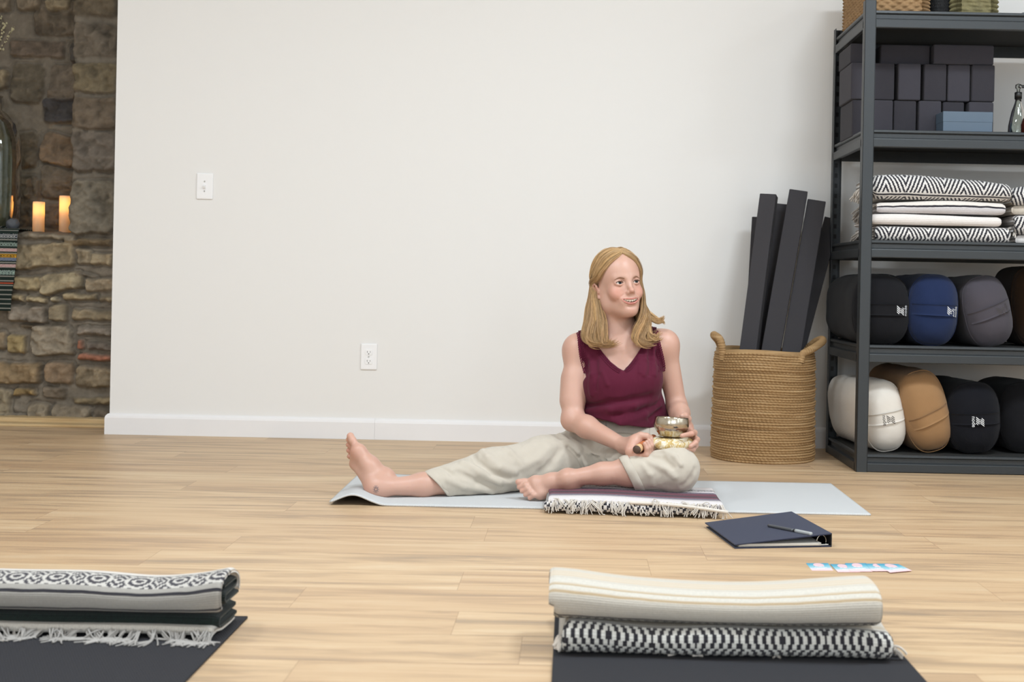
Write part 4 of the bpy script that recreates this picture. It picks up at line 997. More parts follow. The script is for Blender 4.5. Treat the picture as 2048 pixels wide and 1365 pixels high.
def fore_left():
    xb = pt(446, 1200, 2.46)[0]; xa = xb-.74; yb = 2.44; z0 = .0055
    m = woven('grey_hook_blanket', '#a6a29b', [(-.4, -.088, 'solid', '#d6d1ca', '', 0, 0), (-.088, -.085, 'solid', BK, '', 0, 0), (-.082, -.026, 'hook', '#c9c5be', '#34313a', .078, .0135), (-.0165, -.0115, 'solid', BK, '', 0, 0), (.0135, .0175, 'solid', BK, '', 0, 0), (.0225, .2, 'solid', '#35323a', '', 0, 0),
        (.9, 2.4, 'speck', '#0b0f0f', '#10261f', 0, 0), (3.0, 3.9, 'solid', '#c9c4bb', '', 0, 0)], .0040)
    hgt = .103
    def dp(X, Y, Z):
        t = (X-xa)/(xb-xa); g = -.13*np.exp(-((t-.80)/.14)**2)+.07*np.exp(-((t-1)/.05)**2)+.04*np.sin(X*7)
        k = np.clip((Z-.03)/.05, 0, 1)
        return X, Y+.004*np.sin(X*14)+.012*(1-t), z0+(Z-z0)*(1+g*k)
    top = z0+hgt
    cy_, cz_ = yb+.082, z0+.072; P = [(cy_+.068*math.cos(q), cz_+.030*math.sin(q)**1.0) if q < PI/2 else (cy_-.068*abs(math.cos(q))**.8, cz_+.030*math.copysign(abs(math.sin(q))**.8, math.sin(q))) for q in np.linspace(-.35, PI*1.22, 60)]
    a = ribbon(np.array(P), .013, xa, xb, .004, .005, 0, dp, 2, .005, True)
    b = ribbon([(cy_+.050, cz_-.012), (cy_-.040, cz_-.012), (cy_-.047, cz_-.006), (cy_-.040, cz_), (cy_+.045, cz_), (cy_+.050, cz_+.006), (cy_+.045, cz_+.012), (cy_-.035, cz_+.012)], .0118, xa+.004, xb-.002, .005, .01, 1.0, dp, 4, .006)
    P = [(yb+.16, z0+.032)]+[(yb+.150-.10*t, z0+.0315) for t in np.linspace(0, 1, 10)]+[(yb+.05-.010*math.sin(q), z0+.0235+.008*math.cos(q)) for q in np.linspace(.2, PI-.2, 8)]+[(yb+.06+.10*t, z0+.0155) for t in np.linspace(0, 1, 10)]
    c = ribbon(np.array(P), .0150, xa+.004, xb-.012, .005, .01, 1.0, dp, 6, .006)
    P = [(yb+.012, z0+.014), (yb+.03, z0+.0135), (yb+.06, z0+.008), (yb+.15, z0+.0075)]
    d = ribbon(np.array(P), .0145, xa, xb-.012, .004, .006, 3.2, dp, 9, .006)
    V, Fc, U = join([a, b, c, d])
    o = tag(obj('folded_blanket', V, Fc, m, uvs=U, loc=((xa+xb)/2, yb, z0)), 'grey and black patterned blanket with dark green lining rolled up at the bottom left', 'blanket')
    xs_ = np.linspace(xa+.01, xb-.014, 52)
    v, f = tassels([(x, yb+.012+.012*(1-(x-xa)/(xb-xa)), .017) for x in xs_], [(.15*math.sin(i*1.7), -1, .12) for i in range(52)], .064, .0015, 4, 12, .0055, 7); obj('fringe', v, f, simple('pale_grey_yarn', '#aaa6a1', .95, var=.12, scale=60), o)['kind'] = 'stuff'
fore_left()
# ================================================================== blanket under the crossed leg
def seat_blanket():
    x0, x1 = -.062, .468; yb = 3.895; z0 = .0065
    m = woven('maroon_striped_blanket', '#dcd6d6', [(-.40, -.215, 'solid', '#cfc8c6', '', 0, 0), (-.235, -.231, 'solid', BK, '', 0, 0), (-.225, -.205, 'zig', '#3a3440', '#d9d3d3', .04, .012), (-.19, -.17, 'speck', '#4b4350', '#8a8290', 0, 0), (-.17, -.135, 'speck', '#551f31', '#74364a', 0, 0), (-.135, -.110, 'speck', '#2a2631', '#4a2433', 0, 0), (-.110, -.085, 'speck', '#5a2537', '#78394b', 0, 0), (-.085, -.045, 'speck', '#58525f', '#8a8492', 0, 0), (-.034, -.030, 'solid', '#45414c', '', 0, 0), (.9, 1.9, 'zig', BK, '#d6d0cc', .045, .014)], .005)
    def dp(X, Y, Z):
        t = (X-x0)/(x1-x0); return X+.10*(Y-yb)*0+.0*Z, Y-.035*t+.003*np.sin(X*19), z0+(Z-z0)*(1+.06*np.sin(X*12)-.05*t)
    P = [(yb+.30, z0+.037)]+[(yb+.30-.27*t, z0+.037+.002*math.sin(t*7)) for t in np.linspace(.05, 1, 24)]+[(yb+.022-.010*math.sin(q), z0+.028+.008*math.cos(q)) for q in np.linspace(.3, PI*.8, 9)]+[(yb+.04+.2*t, z0+.021) for t in np.linspace(0, 1, 8)]
    a = ribbon(np.array(P), .010, x0+.006, x1, .004, .005, 0, dp, 2, .006, True)
    P = fold_path(.29, .0155, 2, yb+.004, z0); b = ribbon(P, .0150, x0-.004, x1-.01, .004, .006, 1.2, dp, 5, .006)
    V, Fc, U = join([a, b])
    o = tag(obj('folded_blanket', V, Fc, m, uvs=U, loc=((x0+x1)/2, yb, z0)), 'maroon striped blanket with white fringe folded under the crossed leg', 'blanket')
    xs_ = np.linspace(x0+.012, x1-.004, 62)
    pp = [(x, yb+.012-.035*(x-x0)/(x1-x0), z0+.033) for x in xs_]; v, f = tassels(pp, [(.1*math.sin(i*2.1)+(.3 if i > 45 else 0), -1, .1) for i in range(62)], .044, .0013, 4, 22, .001, 5); obj('fringe', v, f, M_fr, o)['kind'] = 'stuff'
    v, f, _ = tubes([catmull([(x0+.25, yb-.016, z0+.034), (x0+.36, yb-.028, z0+.032), (x0+.45, yb-.04, z0+.026), (x1+.01, yb-.042, z0+.015)], 30)], [.005], 8); obj('fringe_cord', v, f, M_fr, o)
seat_blanket()
# ================================================================== smooth distance-field modelling
def rc(a, b, ra, rb):
    """tapered capsule"""
    a = np.array(a, float); b = np.array(b, float); ba = b-a; l2 = max(ba @ ba, 1e-12)
    def f(P):
        h = np.clip(((P-a) @ ba)/l2, 0, 1); D = P-a-h[:, None]*ba
        return np.sqrt((D*D).sum(1))-(ra+(rb-ra)*h)
    return f
def ell(c, r, R=None):
    c = np.array(c, float); r = np.array(r, float)
    def f(P):
        q = P-c
        if R is not None: q = q @ R          # columns of R = axes
        k0 = np.sqrt(((q/r)**2).sum(1)); k1 = np.sqrt(((q/(r*r))**2).sum(1))+1e-9
        return k0*(k0-1)/k1
    return f
def poly2(pts, M, o, lo, hi):
    """prism over a polygon given in the (e0,e1) plane of frame M at o, from lo to hi along e2"""
    pts = np.array(pts, float); M = np.array(M, float); o = np.array(o, float)
    def f(P):
        q = (P-o) @ M.T; p = q[:, :2]; n = len(pts); d = np.full(len(p), 1e9); s = np.ones(len(p))
        for i in range(n):
            a, b = pts[i], pts[i-1]; e = b-a; w = p-a
            t = np.clip((w @ e)/(e @ e), 0, 1); bb = w-t[:, None]*e; d = np.minimum(d, (bb*bb).sum(1))
            c1 = p[:, 1] >= a[1]; c2 = p[:, 1] < b[1]; c3 = e[0]*w[:, 1] > e[1]*w[:, 0]
            fl = (c1 & c2 & c3) | (~c1 & ~c2 & ~c3); s = np.where(fl, -s, s)
        d2 = s*np.sqrt(d); dz = np.maximum(lo-q[:, 2], q[:, 2]-hi); return np.maximum(d2, dz)
    return f
class Field:
    def __init__(s): s.ops = []; s.disp = None
    def u(s, f, k=.01): s.ops.append(('u', f, k)); return s      # smooth union
    def s(s, f, k=.004): s.ops.append(('s', f, k)); return s     # smooth subtraction
    def i(s, f, k=.004): s.ops.append(('i', f, k)); return s     # smooth intersection
    def ev(s, P, idx=None, disp=True):
        d = None
        for j, (t, f, k) in enumerate(s.ops):
            if idx is not None and j not in idx: continue
            e = f(P)
            if t == 'u':
                if d is None: d = e; continue
                h = np.maximum(k-np.abs(d-e), 0)/k; d = np.minimum(d, e)-h*h*k*.25
            else:
                if t == 's': e = -e
                h = np.maximum(k-np.abs(d-e), 0)/k; d = np.maximum(d, e)+h*h*k*.25
        if disp and s.disp is not None: d = d+s.disp(P)
        return d
    def mesh(s, lo, hi, h, n=12, margin=.006):
        lo = np.array(lo, float); hi = np.array(hi, float); B = n*h; nb = np.ceil((hi-lo)/B).astype(int)
        g = np.stack(np.meshgrid(*[np.arange(k) for k in nb], indexing='ij'), -1).reshape(-1, 3); cen = lo+(g+.5)*B
        val = [f(cen) for _, f, _ in s.ops]; hd = B*.87
        tot = None
        for (t, f, k), e in zip(s.ops, val):
            if t == 'u':
                if tot is None: tot = e; continue
                q = np.maximum(k-np.abs(tot-e), 0)/k; tot = np.minimum(tot, e)-q*q*k*.25
            elif t == 's': tot = np.maximum(tot, -e)
            else: tot = np.maximum(tot, e)
        um = np.min([e for (t, _, _), e in zip(s.ops, val) if t == 'u'], axis=0)
        act = np.nonzero((np.abs(tot) < hd*1.25+margin) | ((np.abs(um) < hd*1.25+margin) & (tot < hd*2)))[0]
        r = np.arange(n+1)*h; loc = np.stack(np.meshgrid(r, r, r, indexing='ij'), -1).reshape(-1, 3)
        NX = nb*n+2; CID, CV, Q = [], [], []
        corners = [(a, b, c) for a in (0, 1) for b in (0, 1) for c in (0, 1)]
        edges = [(i, j) for i in range(8) for j in range(i+1, 8) if bin(i ^ j).count('1') == 1]
        def gid(ix): return (ix[:, 0]*NX[1]+ix[:, 1])*NX[2]+ix[:, 2]
        for bi in act:
            idx = set(); m = um[bi]
            for j, ((t, f, k), e) in enumerate(zip(s.ops, val)):
                v = e[bi]
                if t == 'u': 
                    if v < m+2.3*hd+1.6*k+.008: idx.add(j)
                elif t == 's':
                    if v < hd*1.2+k+margin+.006: idx.add(j)
                elif v > -hd*1.2-k-margin-.006: idx.add(j)
            fu = next((j for j in sorted(idx) if s.ops[j][0] == 'u'), None)
            if fu is None: continue
            base_ = lo+g[bi]*B; D = s.ev(base_+loc, idx).reshape(n+1, n+1, n+1); ins = D < 0
            if ins.all() or not ins.any(): continue
            cnt = sum(ins[a:a+n, b:b+n, c:c+n].astype(np.int8) for a, b, c in corners)
            cell = np.argwhere((cnt > 0) & (cnt < 8))
            if len(cell):
                dv = np.stack([D[cell[:, 0]+a, cell[:, 1]+b, cell[:, 2]+c] for a, b, c in corners], -1); acc = np.zeros((len(cell), 3)); w = np.zeros(len(cell)); cc = np.array(corners, float)
                for i, j in edges:
                    x = (dv[:, i] < 0) != (dv[:, j] < 0); t = np.where(x, dv[:, i]/(dv[:, i]-dv[:, j]+1e-20), 0)[:, None]
                    acc += np.where(x[:, None], cc[i]+(cc[j]-cc[i])*t, 0); w += x
                CV.append(base_+(cell+acc/w[:, None])*h); CID.append(gid(cell+g[bi]*n))
            for ax in range(3):
                A = ins[:n, :n, :n]; sl = [slice(0, n)]*3; sl[ax] = slice(1, n+1); Bn = ins[tuple(sl)]
                e = np.argwhere(A != Bn)
                if not len(e): continue
                fl = A[e[:, 0], e[:, 1], e[:, 2]]; e = e+g[bi]*n; o1, o2 = [(1, 2), (2, 0), (0, 1)][ax]
                d1 = np.zeros(3, int); d1[o1] = 1; d2 = np.zeros(3, int); d2[o2] = 1
                q = np.stack([gid(e-d1-d2), gid(e-d2), gid(e), gid(e-d1)], -1); q = np.where(fl[:, None], q, q[:, ::-1]); Q.append(q)
        CID = np.concatenate(CID); CV = np.concatenate(CV); Q = np.concatenate(Q); o = np.argsort(CID); CID = CID[o]; CV = CV[o]
        p = np.searchsorted(CID, Q); p = np.clip(p, 0, len(CID)-1); ok = (CID[p] == Q).all(1); return CV, p[ok]
def keep_largest(V, Fq):
    par = np.arange(len(V))
    for _ in range(400):
        pq = par[Fq]; m = pq.min(1)
        if (pq == m[:, None]).all(): break
        new = par.copy()
        for c in range(4): np.minimum.at(new, pq[:, c], m)
        while True:
            n2 = new[new]
            if (n2 == new).all(): break
            new = n2
        par = new
    lab, cnt = np.unique(par, return_counts=True); big = lab[np.argmax(cnt)]; k = par == big
    ix = np.cumsum(k)-1; f = Fq[k[Fq].all(1)]; return V[k], ix[f]
def smooth_mesh(V, Fq, it=1, lam=.5):
    for _ in range(it):
        acc = np.zeros_like(V); w = np.zeros(len(V))
        for a, b in ((0, 1), (1, 2), (2, 3), (3, 0)):
            np.add.at(acc, Fq[:, a], V[Fq[:, b]]); np.add.at(acc, Fq[:, b], V[Fq[:, a]]); np.add.at(w, Fq[:, a], 1); np.add.at(w, Fq[:, b], 1)
        V = V+(acc/np.maximum(w, 1)[:, None]-V)*lam
    return V
def raycast_many(fld, xy, d0=3.9, d1=4.75, it=90):
    """first points of a field met by the lines of sight through pixels of the photograph's frame (nan when missed)"""
    xy = np.asarray(xy, float); u, v = uv_of(xy[:, 0], xy[:, 1]); ray = np.stack([u/F, np.ones_like(u), -v/F], -1)
    d = np.full(len(xy), d0); live = np.ones(len(xy), bool); hit = np.zeros(len(xy), bool)
    for _ in range(it):
        ix = np.nonzero(live)[0]
        if not len(ix): break
        P = np.array([0, 0, EYE])+ray[ix]*d[ix][:, None]; e = fld.ev(P)
        h_ = e < .0006; hit[ix[h_]] = True; live[ix[h_]] = False
        g = ix[~h_]; d[g] += np.maximum(e[~h_]*.85, .0008); live[g[d[g] > d1]] = False
    P = np.array([0, 0, EYE])+ray*d[:, None]; P[~hit] = np.nan; return P
def raycast(fld, px, py, d0=3.9, d1=4.75):
    P = raycast_many(fld, [(px, py)], d0, d1)[0]; return None if np.isnan(P[0]) else P
# ================================================================== the seated person
# ---- joints (image position and distance give a point in the room)
neck0, neck1 = pt(1231, 664, 4.425), pt(1231, 612, 4.40)
shR, shL = pt(1154, 703, 4.41), pt(1330, 693, 4.42)        # image left / image right shoulder
elR = pt(1145, 840, 4.33); wrR = pt(1250, 893, 4.165)
elL = pt(1354, 815, 4.43); wrL = pt(1371, 856, 4.235)
hipR, hipL = pt(1190, 912, 4.45), pt(1285, 905, 4.43)
knR = pt(985, 944, 4.235); ankR = pt(769, 975, 4.095)
knL = pt(1350, 938, 4.095); ankL = pt(1135, 958, 4.075)
# ---- head frame
YAW, PIT, RLL = math.radians(23), math.radians(8.5), math.radians(5)
HSC = np.array([.972, .972, 1.035])
Fd = np.array([math.sin(YAW)*math.cos(PIT), -math.cos(YAW)*math.cos(PIT), math.sin(PIT)])
Rt = np.cross(Fd, [0, 0, 1]); Rt = -Rt/np.linalg.norm(Rt)      # towards image left
if Rt[0] > 0: Rt = -Rt
Up = np.cross(Rt, Fd); Up = Up if Up[2] > 0 else -Up
Rt, Up = Rt*math.cos(RLL)+Up*math.sin(RLL)*-1, Up*math.cos(RLL)+Rt*math.sin(RLL)
HM = np.stack([Rt, Fd, Up], 1)                                 # local -> world (columns)
HO = pt(1236, 577, 4.395)                                      # between the ears
def hw(r, f, u): return HO+HM @ (np.array([r, f, u], float)*HSC)
def hl(P): return ((P-HO) @ HM)/HSC
def local(fn):                                                 # field written in head coordinates, mirrored left/right
    def f(P):
        q = hl(P); q = np.stack([np.abs(q[:, 0]), q[:, 1], q[:, 2]], 1); return fn(q)*.975
    return f
B = Field()
def head(Fl):
    LF = Field()
    def A(fn, k): LF.u(fn, k); Fl.u(local(fn), k)
    def Sb(fn, k): LF.s(fn, k); Fl.s(local(fn), k)
    def sf(r, u):                             # how far forward the face is at (r, u)
        fs = np.arange(.13, .02, -.0004); v = LF.ev(np.stack([0*fs+r, fs, 0*fs+u], 1)); return fs[np.argmax(v < 0)]
    A(ell((0, -.006, .046), (.0725, .092, .080)), .01)
    A(ell((0, .034, -.002), (.057, .056, .082)), .03)
    A(ell((0, .030, .046), (.060, .061, .062)), .02)
    A(rc((.044, .004, -.050), (.014, .062, -.080), .019, .017), .025)
    A(rc((.050, -.002, -.012), (.044, .004, -.050), .022, .019), .025)
    A(ell((0, .044, -.052), (.043, .043, .045)), .02)
    A(ell((0, .0715, -.0815), (.018, .0165, .0165)), .018)
    A(ell((.040, .058, -.020), (.022, .021, .021)), .016)
    A(rc((.010, .0865, .023), (.040, .072, .027), .0085, .0075), .012)
    Sb(ell((.0315, .0925, .0085), (.0165, .0115, .0105)), .014)
    A(rc((0, .0855, .014), (0, .103, -.018), .0064, .0074), .014)     # nose
    A(ell((0, .1055, -.0215), (.0085, .0095, .0076)), .007)
    A(ell((.0100, .0950, -.0255), (.0058, .0082, .0058)), .006)
    Sb(ell((.0052, .1010, -.0320), (.0030, .0045, .0035)), .003)
    A(ell((0, .0760, -.048), (.033, .0175, .022)), .016)            # muzzle under the nose
    # eyelids round the eyeballs
    A(ell((.0315, .0725, .0095), (.0150, .0144, .0128)), .004)
    A(rc((.0190, .0845, .0085), (.0315, .0880, .0150), .0015, .0019), .004); A(rc((.0315, .0880, .0150), (.0450, .0795, .0098), .0019, .0015), .004)
    A(rc((.0190, .0835, .0060), (.0315, .0846, .0020), .0016, .0016), .006); A(rc((.0315, .0846, .0020), (.0455, .0775, .0070), .0016, .0014), .006)
    Sb(ell((.0320, .096, .0088), (.0146, .024, .0046)), .0016)          # the opening between the lids
    # mouth: a cavity first, lips round it
    up = [(r, sf(r, u)-.0002-.0012*max(0, (r-.020)/.0145), u) for r, u in UP2]; lw = [(r, sf(r, u)-.0004-.0012*max(0, (r-.020)/.0145), u) for r, u in LW2]
    mid = [(r, sf(r, u)-.0012, u) for r, u in MD2]
    for i in range(len(mid)-1): Sb(rc(mid[i], mid[i+1], MDR[i], MDR[i+1]), .0015)
    for i in range(len(mid)-1): Sb(rc(np.array(mid[i])-[0, .007, 0], np.array(mid[i+1])-[0, .007, 0], MDR[i]*1.15, MDR[i+1]), .0015)
    for L_, R_, k_ in ((up, UPR, .0022), (lw, LWR, .0022)):
        for i in range(len(L_)-1): A(rc(L_[i], L_[i+1], R_[i], R_[i+1]), k_)
    FACE.update(up=up, lw=lw, mid=mid)
    # smile creases
    Sb(rc((.0205, .0905, -.0270), (.0440, .0735, -.0440), .0006, .0004), .006)
    A(ell((.039, .0660, -.0285), (.0155, .0130, .0130)), .012)
    Sb(ell((0, .0915, -.0705), (.018, .0050, .0030)), .008)
    # ears
    e_ = lambda p: tuple(np.array((.0760, -.010, -.003))+(np.array(p)-np.array((.0760, -.012, -.003)))*.84)
    helix = [e_(p) for p in ((.0745, -.004, -.012), (.0800, -.006, .014), (.0825, -.014, .0255), (.0850, -.0245, .0220), (.0850, -.0285, .006), (.0820, -.024, -.014), (.0780, -.012, -.027), (.0755, -.004, -.031))]
    for i in range(len(helix)-1): A(rc(helix[i], helix[i+1], .0030, .0030), .003)
    A(ell(e_((.0770, -.015, -.001)), (.0042, .0105, .0200), None), .004); A(ell(e_((.0762, -.0055, -.029)), (.0042, .0058, .0062)), .004)
    Sb(ell(e_((.0835, -.010, -.004)), (.0052, .0056, .0100)), .003); A(rc(e_((.0745, .002, -.004)), e_((.0755, -.001, -.010)), .0034, .0034), .004)
    Sb(rc(e_((.0850, -.016, .017)), e_((.0855, -.021, .004)), .0019, .0017), .003)
FACE = {}
UP2 = [(0, -.0462), (.010, -.0455), (.021, -.0444), (.0300, -.0434), (.0345, -.0424)]; UPR = [.0026, .0026, .0022, .0015, .0010]
LW2 = [(0, -.0612), (.011, -.0600), (.022, -.0550), (.0300, -.0476), (.0345, -.0430)]; LWR = [.0035, .0034, .0028, .0018, .0010]
MD2 = [(0, -.0534), (.011, -.0525), (.0215, -.0494), (.0305, -.0450)]; MDR = [.0054, .0052, .0040, .0014]
# ---- torso
B.u(rc(neck0, neck1, .0535, .0500), .02)
head(B)
B.u(rc(neck0, hw(0, -.02, -.04), .050, .050), .03)
ch = pt(1241, 748, 4.425)
B.u(ell(ch, (.138, .095, .155)), .03).u(ell(pt(1240, 697, 4.43), (.150, .078, .060)), .05).u(ell(pt(1236, 825, 4.43), (.122, .092, .12)), .05).u(ell(pt(1236, 892, 4.445), (.165, .125, .105)), .05)
for a in (pt(1208, 768, 4.350), pt(1282, 760, 4.350)): B.u(ell(a, (.062, .056, .060)), .04)
B.u(rc(neck0+[0, 0, -.005], shR+[0, 0, .012], .040, .036), .045).u(rc(neck0+[0, 0, -.005], shL+[0, 0, .012], .040, .036), .045)
# collar bones
for s, e in ((1, pt(1176, 688, 4.37)), (-1, pt(1306, 676, 4.375))): B.u(rc(pt(1240+(-8 if s > 0 else 10), 698, 4.353), e, .0075, .008), .022)
# arms
B.u(ell(shR, (.046, .048, .056)), .03).u(rc(shR, elR, .0430, .0360), .02).u(rc(pt(1147, 760, 4.385), pt(1143, 800, 4.36), .0415, .039), .02)
fm = elR*.72+wrR*.28; B.u(rc(elR, fm, .0350, .0352), .02).u(rc(fm, wrR, .0352, .0220), .02)
B.u(ell(shL, (.047, .048, .054)), .03).u(rc(shL, elL, .0395, .0335), .02)
fm = elL*.7+wrL*.3; B.u(rc(elL, fm, .034, .0325), .02).u(rc(fm, wrL, .0325, .0225), .02)
# legs
B.u(rc(hipR, knR, .080, .056), .03).u(rc(knR, pt(900, 962, 4.165), .052, .040), .03).u(rc(pt(915, 962, 4.175), pt(845, 970, 4.13), .0400, .0365), .02).u(rc(pt(845, 971, 4.13), ankR, .0365, .0250), .02)
B.u(rc(hipL, knL, .080, .058), .03).u(rc(knL, pt(1260, 943, 4.085), .054, .0475), .03).u(rc(pt(1262, 945, 4.085), pt(1205, 948, 4.078), .0430, .0330), .02).u(rc(pt(1205, 948, 4.078), ankL, .0330, .0235), .02)
# ---- feet
def foot(o, t, n, m, ank, sc_=1.0, curl=0.0):
    """o: back underside of the heel, t: towards the toes, n: out of the sole, m: towards the big toe"""
    t, n, m = [np.array(q)/np.linalg.norm(q) for q in (t, n, m)]
    L = lambda x, y, z: o+sc_*(x*t+y*m-z*n)
    A = lambda a, b, ra, rb, k=.012: B.u(rc(L(*a), L(*b), ra*sc_, rb*sc_), k)
    B.u(rc(L(.030, 0, .032), L(.034, 0, .045), .031*sc_, .029*sc_), .02)
    A((.034, 0, .045), (.055, .002, .076), .028, .028, .025); B.u(rc(L(.055, .002, .076), ank, .028*sc_, .0262), .02)
    A((.035, .002, .030), (.100, .016, .036), .027, .023, .02); A((.100, .016, .036), (.165, .021, .022), .023, .0215, .02)
    A((.035, -.002, .028), (.148, -.026, .018), .0265, .0180, .02); A((.058, .002, .066), (.112, .008, .046), .026, .021, .025); A((.112, .008, .046), (.160, .004, .024), .021, .016, .025)
    A((.165, .021, .021), (.150, -.026, .018), .0195, .0170, .02)
    B.u(rc(L(.052, .022, .078), L(.054, .020, .072), .0135*sc_, .0135*sc_), .014); B.u(rc(L(.050, -.020, .068), L(.050, -.018, .062), .0125*sc_, .0125*sc_), .014)
    A((.172, .024, .020), (.206, .027, .016), .0130, .0115, .008); A((.206, .027, .016), (.226, .0245, .017), .0118, .0122, .006)
    for y0, x0, y1, x1, r in ((.006, .168, .0085, .226, .0092), (-.009, .163, -.0085, .217, .0087), (-.023, .156, -.0245, .205, .0084), (-.035, .146, -.038, .190, .0082)):
        mid = ((x0+x1)/2+.006, (y0+y1)/2, .024); A((x0, y0, .018), mid, r*1.05, r, .007); A(mid, (x1-.002, y1, .014-curl), r*.95, r*1.02, .005)
    return L
tR = np.array([-.106, .105, .160]); tR /= np.linalg.norm(tR); lR = np.array([-.86, -.47, -.02]); nR = lR-(lR @ tR)*tR; nR /= np.linalg.norm(nR); mR = np.cross(nR, tR); mR = mR if mR[2] > 0 else -mR
oR = pt(742, 1001, 4.06); oR[2] = .0095
rot_ = math.radians(-4)
LR = foot(oR+nR*.0, tR, nR, mR, ankR, .97)
tL = np.array([-.93, -.16, .01]); nL = np.array([-.10, .80, -.72]); tL /= np.linalg.norm(tL); nL = nL-(nL @ tL)*tL; nL /= np.linalg.norm(nL); mL = np.cross(nL, tL); mL = mL if mL[2] > 0 else -mL
oL = ankL-.86*(.055*tL+.002*mL-.076*nL)
LL = foot(oL, tL, nL, mL, ankL, .86, .006)
# ---- hands
def chain(P, R, k=.006):
    for i in range(len(P)-1): B.u(rc(P[i], P[i+1], R[i], R[i+1]), k if i else .010)
# right hand: fist round the mallet
mA, mB = pt(1273.5, 900, 4.045), pt(1303, 880, 4.165)          # mallet axis, near end to far end
ma = (mB-mA)/np.linalg.norm(mB-mA)
e1 = np.array([1, 0, 0])-ma*ma[0]; e1 /= np.linalg.norm(e1); e2 = np.cross(ma, e1); e2 = e2 if e2[2] > 0 else -e2
def ar(s, deg, r): a = math.radians(deg); return mA+ma*s+r*(e1*math.cos(a)+e2*math.sin(a))
MR = .0130
B.u(rc(wrR, ar(.055, 172, .031), .0215, .0200), .015).u(rc(wrR, ar(.030, 200, .034), .0205, .0150), .015).u(rc(ar(.062, 172, .031), ar(.024, 208, .034), .0160, .0125), .015).u(rc(wrR, ar(.070, 150, .030), .0200, .0150), .015)
for s, rr_, sp in ((.024, .0074, 0), (.042, .0081, 1), (.061, .0085, 2), (.079, .0083, 3)):
    c = MR+rr_
    chain([ar(s, 205, .036), ar(s+.001, 268, c+.008), ar(s+.002, 318, c+.0095), ar(s+.003, 0, c+.003), ar(s+.003, 42, c+.001)], [rr_*1.25, rr_*1.08, rr_*1.12, rr_*.98, rr_*.88], .005)
chain([ar(.066, 160, .030), ar(.070, 118, .030), ar(.078, 84, .0245), ar(.090, 60, .0225)], [.0150, .0112, .0100, .0085], .007)
# left hand: behind and under the bowl, fingers round its right side
BO = pt(1341, 874, 4.135)                                       # bowl's base centre
kn1, kn2 = pt(1381, 868, 4.185), pt(1384, 890, 4.175)
B.u(rc(wrL, kn1, .0210, .0150), .015).u(rc(wrL, kn2, .0200, .0140), .015).u(rc(kn1, kn2, .0130, .0125), .012)
chain([kn1, pt(1389, 866, 4.140), pt(1383, 868, 4.098), pt(1364, 872, 4.068)], [.0105, .0088, .0082, .0070])
chain([kn1*.5+kn2*.5+[.002, 0, 0], pt(1394, 880, 4.135), pt(1391, 886, 4.095), pt(1381, 893, 4.078)], [.0105, .0088, .0080, .0070])
chain([kn2, pt(1391, 892, 4.135), pt(1386, 899, 4.10), pt(1372, 901, 4.088)], [.0105, .0086, .0080, .0068])
chain([kn2+[-.006, .004, -.004], pt(1384, 900, 4.150), pt(1376, 904, 4.120), pt(1364, 904, 4.108)], [.0100, .0080, .0074, .0064])
chain([pt(1374, 850, 4.215), pt(1376, 838, 4.200), pt(1370, 832, 4.180), pt(1364, 833, 4.165)], [.0140, .0105, .0092, .0080])
# ---- mesh the skin
HV = 1.0
lo = np.array([-.80, 3.90, -.002]); hi = np.array([.56, 4.64, .84])
def in_head(P): 
    return None
V, Fq = B.mesh(lo, hi, .0019, 12)
V, Fq = keep_largest(V, Fq)
# skin colouring: lips, cheeks, knuckles, soles, toes
q = hl(V); ar_ = np.abs(q[:, 0])
tint = np.ones((len(V), 3))
def blend(mask, c): 
    global tint
    tint = tint*(1-mask[:, None])+tint*np.array(c)*mask[:, None]
def near(P, c, r): return np.clip(1-np.linalg.norm(P-np.array(c), axis=1)/r, 0, 1)
qm = np.stack([ar_, q[:, 1], q[:, 2]], 1)
d = np.full(len(V), 1.0)
for L_, R_ in ((FACE['up'], UPR), (FACE['lw'], LWR)):
    for i in range(4): d = np.minimum(d, rc(L_[i], L_[i+1], R_[i], R_[i+1])(qm))
blend(np.clip(1-d/.0010, 0, 1), (.84, .50, .52))
cd = np.full(len(V), 1.0)
for i in range(3): cd = np.minimum(cd, rc(np.array(FACE['mid'][i])-[0, .009, 0], np.array(FACE['mid'][i+1])-[0, .009, 0], .0062, .0050)(qm))
cav = (cd < .001) & (d > .0004); blend(cav.astype(float), (.35, .13, .13))
blend(near(qm, (.043, .070, -.022), .038)*.8, (1.0, .70, .66)); blend(near(qm, (0, .113, -.022), .020)*.5, (1, .74, .70)); blend(near(qm, (.080, -.015, -.002), .035)*.6, (1, .72, .66)); blend(near(qm, (0, .092, -.088), .02)*.35, (1, .8, .78))
blend(np.clip(fbm(V*14, 3, 77)*1.2, 0, 1)*.25, (1.0, .88, .84))
for L_, sc_ in ((LR, 1), (LL, 1)):
    for p in ((.17, .02, .0), (.03, 0, .0), (.225, .024, .012), (.215, .008, .01), (.205, -.008, .01), (.195, -.022, .01), (.18, -.036, .01)): blend(near(V, L_(*p), .038 if p[0] in (.17, .03) else .017)*.5, (1.0, .76, .70))
for c in (elR, wrR+(mA-wrR)*.6, kn1, kn2, pt(1383, 868, 4.098), mA): blend(near(V, c, .05)*.35, (1.0, .74, .68))
